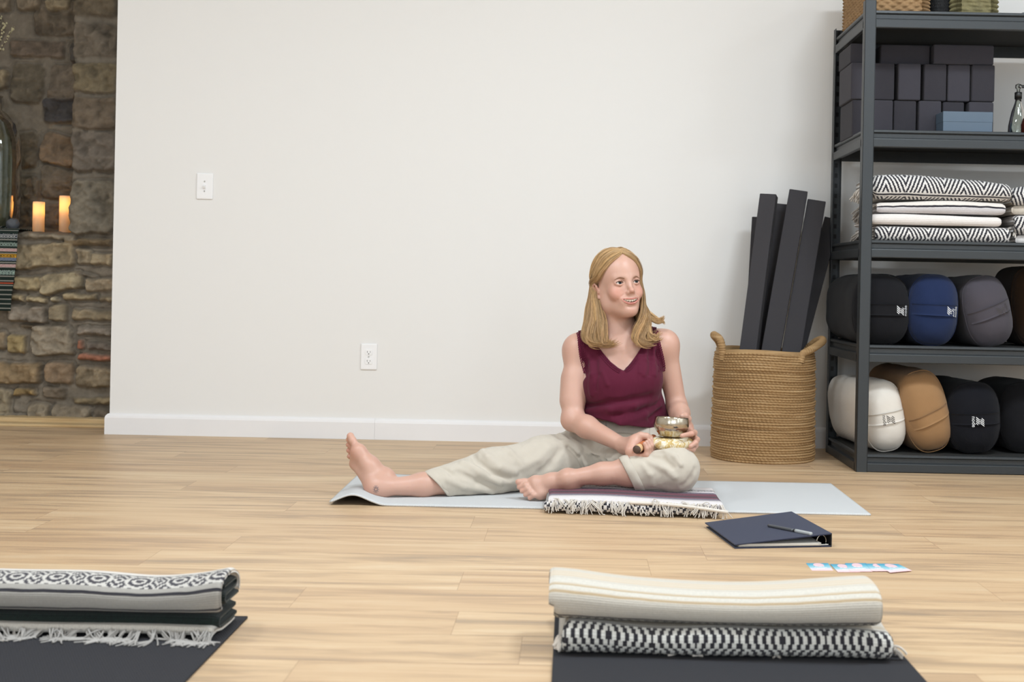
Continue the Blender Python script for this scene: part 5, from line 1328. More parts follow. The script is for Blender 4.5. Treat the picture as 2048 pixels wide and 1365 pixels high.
# freckles on arms
M_ = MB('skin', '#c99f8c', .42, 0, .5)
_v = M_.coords(); _n = M_.noise(_v, 220, 2, .6); _n2 = M_.noise(_v, 9, 3)
basec = M_.mix(_n2, '#c39885', '#cea695')
M_.color(M_.mix(1.0, M_.mix(((_n-.63)*5).clamp()*.3, basec, '#b97a5c'), M_.attr(), 'MULTIPLY')); M_.bump(M_.noise(_v, 900, 2), .08, .0006)
M_.inp(Subsurface_Weight=.18, Subsurface_Radius=(.010, .004, .002), Subsurface_Scale=1.0)
PO = np.array([.17, 4.40, .0])
person = obj('person', V, Fq, M_.m, cols=tint, loc=tuple(PO))
tag(person, 'smiling person in a maroon sleeveless top sitting on the grey mat with a metal bowl', 'person')
print('body verts', len(V))
# ---- eyes, teeth, brows
M_eyew = simple('eye_white', '#e9e4df', .25, var=0, spec=.2); M_iris = simple('iris_grey', '#20272b', .6, var=.2, scale=600); M_pup = simple('pupil', '#08080a', .25, var=0, spec=.25); M_teeth = simple('teeth', '#e6dccb', .25, var=0)
gz = np.array([.10, .99, .02])
def ball(c, r, m, name, parent, cap=None, axis=None):
    bm = bmesh.new(); bmesh.ops.create_uvsphere(bm, u_segments=32, v_segments=24, radius=1)
    if cap is not None: bmesh.ops.delete(bm, geom=[v for v in bm.verts if v.co.z < cap], context='VERTS')
    z = Vector(axis).normalized() if axis is not None else Vector((0, 0, 1)); qd = Vector((0, 0, 1)).rotation_difference(z)
    for v in bm.verts: v.co = Vector(c)+qd @ (v.co*r)
    return bm_obj(name, bm, m, parent, True)
for s in (1, -1):
    c = hw(s*.0315, .0730, .0092); g = HM @ (np.array([-.10, .99, .05])); g /= np.linalg.norm(g)
    e = ball(c, .0123, M_eyew, 'eyeball', person); ball(c+g*.0002, .0124, M_iris, 'iris', e, .85, g); ball(c+g*.0004, .01245, M_pup, 'pupil', e, .955, g)
    P = [hw(s*r_, f_, u_) for r_, f_, u_ in ((.0165, .0880, .0212), (.024, .0900, .0240), (.034, .0860, .0252), (.0475, .0740, .0200))]
    P = catmull(P, 24); Q_ = []
    for p in P:
        dd = 0
        for _ in range(12): 
            gsd = B.ev(p[None])[0]; p = p-Fd*(gsd+.0006)*.9
        Q_.append(p)
    v, f, _ = tubes([np.array(Q_)], [np.concatenate([np.linspace(.0018, .0028, 10), np.linspace(.0028, .0010, 14)])], 6); obj('eyebrow', v, f, simple('brow_hair', '#84604a', .9, var=.1), person)
    P = catmull([hw(s*r_, f_, u_) for r_, f_, u_ in ((.0195, .0855, .0095), (.026, .0890, .0138), (.0335, .0892, .0145), (.0400, .0855, .0128), (.0448, .0815, .0102))], 20)
    v, f, _ = tubes([P], [np.linspace(.0009, .0013, 20)], 5); obj('eyelash', v, f, simple('lash', '#573d30', .9, var=0), person)
def teeth():
    VV, FF, off = [], [], 0; xs_ = [.0046, .0132, .0206, .0268]; ws = [.0046, .0042, .0037, .0032]; hs = [.0052, .0048, .0044, .0036]
    for s in (1, -1):
        for x, w_, h_ in zip(xs_, ws, hs):
            mr = [m_[0] for m_ in FACE['mid']]; fy = np.interp(x, mr, [m_[1] for m_ in FACE['mid']])-.0030; sl = (np.interp(x+.002, mr, [m_[1] for m_ in FACE['mid']])-np.interp(x-.002, mr, [m_[1] for m_ in FACE['mid']]))/.004
            cz = np.interp(x, mr, [m_[2] for m_ in FACE['mid']])+.0062-h_*.62
            t = np.linspace(0, 2*PI, 16, endpoint=False)
            for j, (k, y) in enumerate(((1, -.001), (.95, .0010), (.7, .0018), (0.05, .0020))):
                for a in t:
                    ca_, sa_ = math.cos(a), math.sin(a); X = x+w_*k*math.copysign(abs(ca_)**.6, ca_); Zz = cz+h_*k*math.copysign(abs(sa_)**.6, sa_)
                    VV.append(hw(s*X, fy+y+(X-x)*sl, Zz))
            FF += (grid_faces(4, 16, False, True)+off).tolist(); off += 64
    return VV, FF
v, f = teeth(); obj('teeth', v, f, M_teeth, person)
# ---- mallet, bowl, cushion (things of their own)
M_wood = simple('pale_turned_wood', '#d9b487', .5, var=.1, scale=60); M_dwood = simple('dark_wood_end', '#5a4438', .7, var=.2, scale=90); M_suede = simple('rust_suede', '#b5683c', .85, var=.12, scale=90, bump=.3)
mal = empty('singing_bowl_mallet', tuple(mA), 'wooden mallet with a rust coloured wrap held in the fist of the seated person', 'mallet')
def rod(s0, s1, r0, r1, name, m, parent=mal, cap=True):
    n = 8; P = [mA+ma*(s0+(s1-s0)*t) for t in np.linspace(0, 1, n)]; R_ = list(np.linspace(r0, r1, n))
    P = [P[0]-ma*1e-4]+P+[P[-1]+ma*1e-4]; R_ = [1e-4]+R_+[1e-4]; v, f, _ = tubes([np.array(P)], [np.array(R_)], 28); return obj(name, v, f, m, parent, smooth=True)
rod(0, .0015, MR*1.02, MR*1.02, 'end_grain', M_dwood); rod(.0015, .026, MR, MR, 'handle', M_wood); rod(.026, .15, MR*1.02, MR*1.02, 'wrap', M_suede)
M_brass = MB('hammered_bronze', '#b9a78a', .16, 1.0); _v = M_brass.coords(); M_brass.color(M_brass.mix(M_brass.noise(_v, 60, 3), '#a79a82', '#d3cbbd')); M_brass.bump(M_brass.noise(_v, 160, 2), .12, .002); M_brass = M_brass.m
bowl = tag(lathe('singing_bowl', [(0, 0), (.034, 0), (.0385, .002), (.0405, .009), (.047, .015), (.0540, .027), (.0562, .038), (.0555, .050), (.0538, .0585), (.0532, .0620), (.0515, .0625), (.0508, .0590), (.0527, .048), (.0525, .037), (.050, .026), (.043, .016), (.03, .010), (0, .008)], (0, 0, 0), M_brass, n=96), 'shiny metal singing bowl resting on the small patterned cushion', 'bowl')
bowl.location = tuple(BO); bowl.rotation_euler = (math.radians(-4.5), math.radians(3), 0)
def cushion_mat():
    m = MB('gold_brocade', '#cdbb91', .6, 0, .3); v = m.coords(); n1 = m.noise(v, 38, 2, .5, 1.5); n2 = m.noise(v, 110, 2, .5, 1)
    m.color(m.mix(n1.gt(.52), m.mix(n2.gt(.55), '#c7ab6f', '#d9c598'), m.mix(n2.gt(.5), '#efe6d2', '#dcd0b2'))); m.bump(n2, .3, .001); return m.m
CU = Field(); cc = BO+np.array([0.004, -.004, -.0215])
CU.u(ell(cc, (.068, .060, .0205)), .01)
for a in np.linspace(0, 2*PI, 9)[:-1]: CU.u(ell(cc+[.052*math.cos(a+.2), .046*math.sin(a+.2), .001], (.020, .019, .0175)), .012)
CU.u(rc(cc+[-.058, -.004, .002], cc+[-.072, -.002, .006], .014, .007), .012)
CU.disp = lambda P: .0022*fbm(P*34, 3, 3)
v, f = CU.mesh(cc-.1, cc+.1, .0025, 12); cush = tag(obj('bowl_cushion', v, f, cushion_mat(), loc=tuple(cc)), 'small gold and cream patterned cushion under the metal bowl', 'cushion')
# rings: finger ring and toe ring, ankle tattoo
M_gold = simple('gold', '#e3c08a', .2, 1.0, var=0); M_silver = simple('silver', '#dcdcdc', .2, 1.0, var=0)
s, rr_ = .042, .0081; c = MR+rr_; p0, p1 = ar(s+.001, 268, c+.008), ar(s+.002, 318, c+.0095); cm = p0*.55+p1*.45; ax = p1-p0
def torus(c, ax, R_, r_, m, name):
    ax = np.array(ax)/np.linalg.norm(ax); n1 = np.cross(ax, [.2, .3, .9]); n1 /= np.linalg.norm(n1); n2 = np.cross(ax, n1); a = np.linspace(0, 2*PI, 33); P = c+R_*(np.cos(a)[:, None]*n1+np.sin(a)[:, None]*n2); v, f, _ = tubes([P], [r_], 6); obj(name, v, f, m, person)
torus(cm, ax, .0096, .0008, M_gold, 'finger_ring')
torus(LR(.194, .0075, .022), LR(.2, .0075, .02)-LR(.19, .0075, .022), .0092, .0008, M_silver, 'toe_ring')
VV, FF = [], []
tc = raycast(B, 752, 976)
if tc is not None:
    paths = []
    for a in np.linspace(0, 2*PI, 11)[:-1]:
        P = [raycast(B, 752+k*math.cos(a), 979+k*1.3*math.sin(a)) for k in (3.2, 4.4, 6.0)]
        if all(p is not None for p in P): paths.append(np.array(P)+[0, -.0004, 0])
    P = [raycast(B, 752+2.6*math.cos(a), 979+3.2*math.sin(a)) for a in np.linspace(0, 2*PI, 13)]
    if all(p is not None for p in P): paths.append(np.array(P)+[0, -.0004, 0])
    v, f, _ = tubes(paths, [.0006]*len(paths), 4); obj('ankle_tattoo', v, f, simple('tattoo_ink', '#5b6470', .8, var=0), person)
# ================================================================== clothes
# ---- trousers
T = Field()
T.u(ell(pt(1236, 888, 4.445), (.178, .136, .110)), .03).u(ell(pt(1234, 858, 4.44), (.150, .118, .062)), .03)
T.u(rc(hipR, pt(1090, 928, 4.345), .100, .088), .04).u(rc(pt(1090, 928, 4.345), knR, .088, .073), .03).u(rc(knR, pt(868, 968, 4.142), .073, .0475), .03)
T.u(rc(pt(985, 975, 4.24), pt(880, 984, 4.155), .035, .030), .03)
T.u(rc(hipL, knL, .098, .070), .04).u(ell(knL+[.002, .01, -.004], (.070, .070, .066)), .03).u(rc(knL+[0, 0, -.006], pt(1258, 945, 4.083), .066, .0535), .02)
T.u(rc(pt(1215, 905, 4.36), pt(1262, 925, 4.20), .06, .05), .05)
# cut at the hems: the extended leg and the rolled leg
def halfspace(p, n):
    p = np.array(p); n = np.array(n)/np.linalg.norm(n); return lambda P: (P-p) @ n
def cyl_cut(a, b, ra, fn):
    g = rc(a, b, ra, ra); return lambda P: np.maximum(g(P), fn(P))
hemR = pt(870, 968, 4.142); dR = (pt(868, 968, 4.142)-knR); dR /= np.linalg.norm(dR); dR2 = dR+np.array([0, 0, -.75]); dR2 /= np.linalg.norm(dR2); 
T.s(cyl_cut(pt(900, 965, 4.16), pt(780, 975, 4.09), .14, lambda P: -halfspace(hemR, dR2)(P)), .002)
hemL = pt(1253, 945, 4.083); dL = pt(1250, 945, 4.083)-knL; dL /= np.linalg.norm(dL); dL2 = dL+np.array([0, 0, -.45]); dL2 /= np.linalg.norm(dL2)
T.s(cyl_cut(pt(1275, 946, 4.03), pt(1170, 950, 4.03), .13, lambda P: np.maximum(-halfspace(hemL, dL2)(P), (P[:, 1]-4.165))), .002)
# legs stay hollow at the hems
T.s(rc(pt(868, 968, 4.145), pt(800, 974, 4.11), .0385, .0385), .002)
T.s(rc(pt(1268, 945, 4.085), pt(1180, 950, 4.076), .0460, .0400), .002)
T.s(halfspace((0, 0, .0075), (0, 0, 1)), .003)
wl = pt(1234, 838, 4.44)
T.i(halfspace(wl+[0, 0, .004], (-.02, 0, 1)), .004)
def fold(P, a, b, amp, w, sd):
    """soft ridge along the segment a-b"""
    return -amp*np.exp(-(rc(a, b, 0, 0)(P)/w)**2)
FOLDS = []
def crease(pix, amp, w):
    pp = [p for p in raycast_many(T, pix) if not np.isnan(p[0])]
    for a, b in zip(pp[:-1], pp[1:]): FOLDS.append((a, b, amp*1.5, w*.9))
T.disp = None
for pix, amp, w in (
    ([(1128, 884), (1155, 905), (1172, 930), (1180, 945)], .010, .009), ([(1145, 882), (1180, 905), (1205, 918), (1225, 922)], .009, .009), ([(1137, 895), (1158, 915), (1168, 938)], -.010, .007), ([(1160, 892), (1190, 912), (1215, 922)], -.009, .007), 
    ([(1120, 870), (1135, 884), (1160, 900)], .007, .010), ([(1228, 915), (1250, 905), (1262, 898)], .008, .008), ([(1232, 925), (1256, 916)], -.006, .006),
    ([(1310, 905), (1330, 903), (1350, 914), (1362, 930)], .007, .008), ([(1305, 915), (1326, 918), (1345, 935)], -.008, .008), ([(1300, 925), (1330, 938), (1350, 955)], .005, .010), ([(1390, 940), (1382, 958), (1366, 972)], -.004, .010), ([(1284, 930), (1300, 950), (1306, 970)], .004, .009),
    ([(1030, 945), (1000, 935), (975, 915), (965, 902)], .008, .012), ([(1018, 958), (985, 948), (955, 925), (945, 912)], -.009, .010), ([(1040, 925), (1020, 905), (1012, 898)], .006, .012), ([(1045, 965), (1000, 965), (960, 945), (925, 925)], .007, .012), ([(1000, 975), (955, 965), (915, 945)], -.007, .010), ([(985, 985), (930, 975), (895, 960)], .006, .010),
    ([(1100, 895), (1075, 920), (1045, 935)], .005, .014), ([(1120, 900), (1100, 930), (1080, 945)], -.006, .012), ([(880, 935), (905, 950), (935, 955)], -.004, .008)): crease(pix, amp, w)
def tdisp(P):
    d = .0036*fbm(P*np.array([26, 30, 22]), 3, 41)+.0016*fbm(P*np.array([70, 60, 44]), 2, 43)
    for a, b, amp, w in FOLDS:
        g = np.linalg.norm((a+b)/2-P.mean(0)); 
        if g < .16: d = d+fold(P, a, b, amp, w, 0)
    return d
T.disp = tdisp
M_lin = fabric('oatmeal_linen', '#c5bcae', .92, .08, .25, 4200, .15, 40)
V, Fq = T.mesh((-.50, 3.92, .0), (.60, 4.66, .40), .0030, 10, .012)
V, Fq = keep_largest(V, Fq); V = smooth_mesh(V, Fq, 1, .5)
trs = obj('trousers', V, Fq, M_lin, person); trs['label'] = 'oatmeal linen trousers'
print('trouser verts', len(V))
# rolled cuff on the bent leg and turned hem on the extended leg
def cuff(field, c, n, r, wid, th, name, jitter=.002, k=64, sq=1.0):
    n = np.array(n)/np.linalg.norm(n); a = np.cross(n, [0, 0, 1]); a /= np.linalg.norm(a); b = np.cross(a, n); b = b if b[2] > 0 else -b
    t = np.linspace(0, 2*PI, k, endpoint=False); rows = []
    prof = [(-wid, .0), (-wid, th), (-wid*.5, th*1.25), (0, th*1.1), (.0025, th*.4), (0, -.003), (-wid*.6, -.004)]
    for x, dr in prof:
        R_ = r(t, x)+dr+jitter*np.sin(t*3+1)+jitter*.6*np.sin(t*7); rows.append(c+n*x+(np.cos(t)*R_)[:, None]*a+(np.sin(t)*R_*sq)[:, None]*b)
    V = np.concatenate(rows); V[:, 2] = np.maximum(V[:, 2], .0085); return obj(name, V, grid_faces(len(prof), k, False, True), M_lin, trs)
T.disp = None
def fit(field, c, n):
    n = np.array(n)/np.linalg.norm(n); a = np.cross(n, [0, 0, 1]); a /= np.linalg.norm(a); b = np.cross(a, n); b = b if b[2] > 0 else -b
    ks = np.linspace(0, 2*PI, 65)
    def r(t, x):
        x = min(x, -.004); out = []
        for tt in t:
            lo_, hi_ = .0, .12; d_ = math.cos(tt)*a+math.sin(tt)*b
            rr_ = np.linspace(.035, .12, 40); P = c+n*x+rr_[:, None]*d_; v = field.ev(P); k = np.nonzero(v < 0)[0]; out.append(rr_[k[-1]] if len(k) else .05)
        out = np.array(out); med = np.median(out); out = np.minimum(out, med*1.25); 
        for _ in range(6): out = (np.roll(out, 1)+out*2+np.roll(out, -1))/4
        return out
    return r
cuff(T, hemL-dL2*.0, dL2, fit(T, hemL, dL2), .026, .004, 'rolled_cuff', .0012)
cuff(T, hemR, dR2, fit(T, hemR, dR2), .006, .0015, 'hem', .0008)
# waistband placket
def patch(field, pix, off, m, name, parent, nu=30, nv=8):
    """thin cloth piece laid on a field over the quad given in image corners (tl, tr, br, bl)"""
    q = np.array(pix, float)
    R_ = raycast_many(field, [(q[0]*(1-i)+q[1]*i)*(1-j)+(q[3]*(1-i)+q[2]*i)*j for i in np.linspace(0, 1, nu) for j in np.linspace(0, 1, nv)])
    if np.isnan(R_).any(): return None
    vd = np.array([R_[:, 0], R_[:, 1], R_[:, 2]-EYE]).T; vd /= np.linalg.norm(vd, axis=1)[:, None]
    top = R_-vd*off; bt_ = R_+vd*.002; n = nu*nv; f = grid_faces(nu, nv); e = []
    for i in range(nu-1): e += [(i*nv, (i+1)*nv, n+(i+1)*nv, n+i*nv), ((i+1)*nv+nv-1, i*nv+nv-1, n+i*nv+nv-1, n+(i+1)*nv+nv-1)]
    for j in range(nv-1): e += [(j+1, j, n+j, n+j+1), ((nu-1)*nv+j, (nu-1)*nv+j+1, n+(nu-1)*nv+j+1, n+(nu-1)*nv+j)]
    return obj(name, np.concatenate([top, bt_]), np.concatenate([f, f[:, ::-1]+n, np.array(e)]), m, parent)
patch(T, [(1213, 838), (1300, 856), (1300, 872), (1212, 864)], .003, M_lin, 'waistband', trs)
patch(T, [(1160, 836), (1212, 838), (1211, 863), (1168, 855)], .0022, M_lin, 'waistband', trs)
# ---- blouse
S_ = Field()
S_.u(ell(ch, (.1430, .1010, .158)), .03).u(ell(pt(1240, 697, 4.43), (.1545, .0820, .0640)), .05).u(ell(pt(1238, 812, 4.43), (.138, .106, .105)), .05)
for a in (pt(1208, 768, 4.350), pt(1283, 760, 4.350)): S_.u(ell(a, (.068, .0615, .068)), .05)
S_.u(rc(neck0+[0, 0, -.005], shR+[0, 0, .012], .0440, .0400), .045).u(rc(neck0+[0, 0, -.005], shL+[0, 0, .012], .0440, .0400), .045)
S_.u(ell(shR, (.0510, .0530, .0605)), .03).u(ell(shL, (.0515, .0530, .0590)), .03)
S_.u(rc(pt(1240, 772, 4.345), pt(1242, 848, 4.345), .070, .068), .06)                # cloth hanging from the bust
S_.u(ell(pt(1236, 846, 4.43), (.152, .128, .050)), .05)
S_.u(rc(pt(1310, 812, 4.42), pt(1333, 848, 4.44), .03, .016), .03).u(rc(pt(1160, 812, 4.42), pt(1134, 846, 4.44), .03, .016), .03)
fr = np.array([[1, 0, 0], [0, 0, 1], [0, 1, 0]], float)
def P2(l, D=4.36): return [(pt(x, y, D)[0], pt(x, y, D)[2]) for x, y in l]
vneck = P2([(1150, 600), (1310, 600), (1298, 655), (1291, 676), (1283, 694), (1270, 713), (1257, 730), (1246, 740), (1236, 735), (1222, 724), (1208, 708), (1196, 692), (1188, 672), (1186, 650)])
S_.s(poly2(vneck, fr, (0, 0, 0), 3.9, 4.44), .003)
backn = P2([(1150, 600), (1310, 600), (1298, 648), (1270, 668), (1215, 668), (1186, 650)], 4.5)
S_.s(poly2(backn, fr, (0, 0, 0), 4.40, 4.8), .003)
armL = P2([(1090, 600), (1150, 655), (1157, 664), (1158, 690), (1161, 715), (1168, 738), (1172, 752), (1160, 770), (1090, 775)], 4.38)
armR_ = P2([(1420, 600), (1316, 640), (1313, 664), (1318, 690), (1324, 715), (1328, 735), (1326, 748), (1334, 762), (1420, 775)], 4.38)
S_.s(poly2(armL, fr, (0, 0, 0), 3.9, 4.9), .003).s(poly2(armR_, fr, (0, 0, 0), 3.9, 4.9), .003)
S_.s(rc(pt(1136, 755, 4.385), elR, .0440, .0420), .004).s(rc(pt(1349, 750, 4.42), elL, .0400, .0365), .004)
h0, h1 = pt(1140, 827, 4.32), pt(1310, 859, 4.32); hn = np.array([-(h1-h0)[2], 0, (h1-h0)[0]]); hn = -hn/np.linalg.norm(hn)
S_.i(halfspace(h0, hn), .003)
SF = []
for pix, amp, w in (([(1180, 715), (1183, 750), (1182, 790)], .0045, .007), ([(1192, 720), (1194, 750), (1192, 780)], -.0035, .006), ([(1205, 745), (1215, 770)], .003, .006), ([(1295, 690), (1290, 720), (1288, 750)], .0050, .006), ([(1301, 690), (1300, 720), (1299, 750)], -.0045, .005), ([(1308, 692), (1308, 720), (1310, 750)], .0050, .006), ([(1315, 700), (1316, 730)], -.003, .005), ([(1282, 712), (1280, 745)], .0035, .006),
    ([(1172, 812), (1220, 806), (1265, 800), (1300, 792)], -.0075, .010), ([(1172, 822), (1220, 820), (1270, 812), (1312, 800)], .0065, .010), ([(1175, 838), (1230, 832), (1290, 815)], -.005, .009), ([(1240, 848), (1290, 830), (1318, 812)], .006, .010), ([(1262, 854), (1300, 838), (1320, 820)], -.006, .008), ([(1285, 858), (1312, 838)], .005, .008)):
    pp = [p for p in raycast_many(S_, pix) if not np.isnan(p[0])]
    for a, b in zip(pp[:-1], pp[1:]): SF.append((a, b, amp*1.35, w*1.1))
def sdisp(P):
    d = .0012*fbm(P*np.array([60, 60, 24]), 3, 51)
    for a, b, amp, w in SF:
        if np.linalg.norm((a+b)/2-P.mean(0)) < .14: d = d+fold(P, a, b, amp, w, 0)
    return d
S_.disp = sdisp
M_blo = fabric('maroon_viscose', '#55112b', .8, .10, .15, 5200, .06, 30)
V, Fq = S_.mesh((-.08, 4.18, .18), (.44, 4.62, .68), .0022, 12, .010); V, Fq = keep_largest(V, Fq); V = smooth_mesh(V, Fq, 1, .4)
blo = obj('sleeveless_top', V, Fq, M_blo, person); blo['label'] = 'maroon sleeveless V-neck top'
print('top verts', len(V))
S_.disp = None
# lace trim: scalloped loops along the edges
def lace(pix, inward, name, width=11, rows_=3):
    """pix: edge polyline in the photograph; inward: pixel direction into the cloth"""
    P = catmull([(x, y, 0) for x, y in pix], 400)[:, :2]; s = np.concatenate([[0], np.cumsum(np.linalg.norm(np.diff(P, axis=0), axis=1))]); paths, rad = [], []
    step = 4.6; n = int(s[-1]/step)
    def on(L_):
        p = raycast_many(S_, L_, 4.1, 4.55); q = raycast_many(B, L_, 4.1, 4.6); k = np.isnan(p[:, 0]) | (np.abs(p[:, 1]-4.36) > .16); p[k] = q[k]; return p+np.array([0, -.0014, 0])
    want = []
    for i in range(n):
        q = (i+.5)*step; c = np.array([np.interp(q, s, P[:, 0]), np.interp(q, s, P[:, 1])]); w = np.array(inward(c)); w = w/np.linalg.norm(w); tn = np.array([-w[1], w[0]])
        for k, (off, r_) in enumerate(((-.4, 2.9), (3.6, 1.6), (7.0, 1.9))[:rows_]):
            want.append(([c+w*off+r_*(tn*math.cos(a)+w*math.sin(a)) for a in np.linspace(0, 2*PI, 9)], .0007 if k else -1))
    for off in (1.2, 9.2):                    # binding lines
        L_ = []
        for q in np.linspace(2, s[-1]-2, 60):
            c = np.array([np.interp(q, s, P[:, 0]), np.interp(q, s, P[:, 1])]); w = np.array(inward(c)); w = w/np.linalg.norm(w); L_.append(c+w*off)
        want.append((L_, .0011))
    hits = on(np.concatenate([np.array(a) for a, _ in want])); o = 0
    for a, r_ in want:
        p = hits[o:o+len(a)]; o += len(a); p = p[~np.isnan(p[:, 0])]
        if len(p) > 7: paths.append(p); rad.append(r_)
    # drop jumps
    ok = [i for i, p in enumerate(paths) if np.max(np.linalg.norm(np.diff(p, axis=0), axis=1)) < .02]
    v, f, _ = tubes([paths[i] for i in ok if rad[i] > 0], [rad[i] for i in ok if rad[i] > 0], 4); v = list(v); f = f.tolist()
    for i in ok:
        if rad[i] < 0:                        # scallops of the outer edge, each a small domed disc
            c = paths[i].mean(0); b = len(v); v += [c+(p-c)*k+np.array([0, dy, 0]) for k, dy in ((1, .0012), (.92, 0), (.45, .0002), (.3, .0012)) for p in paths[i][:8]]
            f += (grid_faces(4, 8, False, True)+b).tolist()
    return obj(name, v, f, M_lace, blo)
M_lace = fabric('maroon_lace', '#5e1431', .85, .15, .2, 4500, .05)
lace([(1189, 668), (1197, 692), (1209, 708), (1223, 724), (1237, 735), (1246, 740)], lambda c: (-.6, .8), 'neckline_lace')
lace([(1246, 740), (1257, 730), (1270, 713), (1283, 694), (1291, 676), (1297, 658)], lambda c: (.75, .65), 'neckline_lace')
lace([(1152, 657), (1157, 672), (1159, 692), (1162, 715), (1168, 738), (1171, 750)], lambda c: (1, -.05), 'armhole_lace')
lace([(1314, 648), (1314, 666), (1319, 690), (1325, 715), (1328, 735), (1326, 746)], lambda c: (-1, .0), 'armhole_lace')
# ================================================================== hair
def hair_mat():
    m = MB('blonde_hair', '#b8935f', .45, 0, .5); v = m.coords()
    m.color(m.mix(1.0, m.mix(m.noise(v, 60, 2), '#c59b6b', '#dab788'), m.attr(), 'MULTIPLY')); m.inp(Sheen_Weight=.1); return m.m
M_hair = hair_mat()
HP = []          # paths
HR, HC = [], []
hr = np.random.default_rng(12)
def skull(r, f, u, off):
    """push a head-space point onto the hair-covered skull"""
    c = np.array([0, -.006, .046]); R_ = np.array([.0725, .092, .080])+off; d = (np.array([r, f, u])-c)/R_; return c+d/np.linalg.norm(d)*R_
def guide(pts, n=40): return catmull(pts, n)
def fill(guides, count, jit, rad=(.00032, .0006), curl=.0, seed=0, shade=(.62, 1.16), tail=.0, tipj=.6, per=16):
    """locks of strands between neighbouring guides (each (n,3) world)"""
    G = np.array(guides); n = G.shape[1]; s = np.linspace(0, 1, n)[:, None]
    for i in range(max(1, count*4//per)):
        t = hr.uniform(0, len(G)-1); a = min(int(t), len(G)-2); w_ = t-a; P = G[a]*(1-w_)+G[a+1]*w_
        P = P+hr.normal(0, jit, 3)*(.2+.8*s**tipj)
        if curl:
            ph = hr.uniform(0, 6.28); k = curl*s**1.6; P = P+np.concatenate([k*np.sin(s*9+ph), k*.6*np.cos(s*8+ph), k*.3*np.sin(s*7+ph)], 1)
        v0 = hr.uniform(*shade); warm = hr.uniform(.86, 1.0)
        for j in range(per):
            Q = P+hr.normal(0, .0016, 3)*(.4+.9*np.sin(s*3.0))+hr.normal(0, .0009, 3)*np.sin(s*hr.uniform(4, 10)); cut = int(n*hr.uniform(.88, 1.0)); Q = Q[:cut]
            r_ = hr.uniform(*rad); HP.append(Q); HR.append(np.concatenate([np.full(cut-8, r_), np.linspace(r_, r_*.2, 8)])); v = v0*hr.uniform(.86, 1.12); HC.append(np.array([v, v*.985, v*warm]))
def HWL(L_): return [hw(*p) for p in L_]
# side with the visible ear (image left): from the parting, back over the ear, down to the shoulder
gR = []
specs = [  # parting point f, forehead sweep, end pixels
    (.076, [(.022, .082, .100), (.043, .067, .080), (.061, .046, .057), (.0715, .026, .040), (.0790, .002, .032), (.0835, -.022, .024), (.084, -.036, .006)], [(1197, 612, 4.365), (1204, 640, 4.345), (1208, 664, 4.33), (1213, 684, 4.322), (1224, 688, 4.316), (1240, 680, 4.31)]),
# parting point f, forehead sweep, end pixels
    (.066, [(.030, .070, .112), (.055, .050, .088), (.0735, .022, .054), (.080, -.004, .033), (.0830, -.024, .030), (.084, -.036, .012)], [(1194, 612, 4.37), (1200, 640, 4.35), (1203, 664, 4.335), (1205, 684, 4.33), (1214, 690, 4.322), (1226, 684, 4.316)]),
    (.045, [(.030, .052, .126), (.058, .032, .100), (.077, .004, .060), (.083, -.020, .036), (.085, -.034, .018)], [(1188, 612, 4.375), (1190, 640, 4.355), (1190, 664, 4.34), (1192, 682, 4.328), (1202, 689, 4.322), (1214, 687, 4.318)]),
    (.020, [(.030, .024, .134), (.060, .006, .106), (.080, -.020, .060), (.085, -.036, .026)], [(1182, 610, 4.385), (1180, 640, 4.365), (1177, 664, 4.345), (1180, 680, 4.335), (1190, 687, 4.325), (1202, 686, 4.32)]),
    (-.010, [(.030, -.012, .135), (.060, -.026, .104), (.080, -.042, .058), (.084, -.052, .020)], [(1177, 612, 4.40), (1173, 640, 4.38), (1169, 662, 4.36), (1172, 676, 4.35), (1180, 684, 4.335), (1191, 685, 4.325)]),
    (-.045, [(.028, -.050, .127), (.056, -.062, .094), (.072, -.072, .045), (.074, -.078, .0)], [(1177, 620, 4.43), (1174, 645, 4.41), (1171, 662, 4.39), (1172, 676, 4.37), (1176, 683, 4.35), (1184, 686, 4.335)])]
for f0, sk, en in specs:
    root_ = skull(-.004, f0, .12, .006); L_ = [tuple(root_)]+[tuple(skull(*p, .009)) for p in sk]
    gR.append(guide(HWL(L_)+[pt(*e) for e in en], 46))
fill(gR, 900, .0040, curl=.010)
fill(gR[:4], 420, .005, curl=.020)
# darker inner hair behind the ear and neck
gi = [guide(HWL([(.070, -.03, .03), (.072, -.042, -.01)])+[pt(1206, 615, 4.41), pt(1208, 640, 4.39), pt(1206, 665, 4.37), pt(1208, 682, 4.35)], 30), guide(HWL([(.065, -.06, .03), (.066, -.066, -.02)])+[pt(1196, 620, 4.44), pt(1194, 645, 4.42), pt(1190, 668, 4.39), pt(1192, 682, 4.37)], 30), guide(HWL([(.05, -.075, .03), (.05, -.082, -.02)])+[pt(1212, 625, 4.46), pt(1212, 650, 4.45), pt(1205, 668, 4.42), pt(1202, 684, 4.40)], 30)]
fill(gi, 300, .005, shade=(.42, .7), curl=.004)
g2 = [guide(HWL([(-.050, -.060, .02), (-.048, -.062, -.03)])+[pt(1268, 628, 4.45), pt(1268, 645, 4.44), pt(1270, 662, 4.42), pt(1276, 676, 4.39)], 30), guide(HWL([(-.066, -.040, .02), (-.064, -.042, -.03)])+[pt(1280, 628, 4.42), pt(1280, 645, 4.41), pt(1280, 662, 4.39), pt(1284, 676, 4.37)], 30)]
fill(g2, 260, .005, shade=(.42, .7), curl=.004)
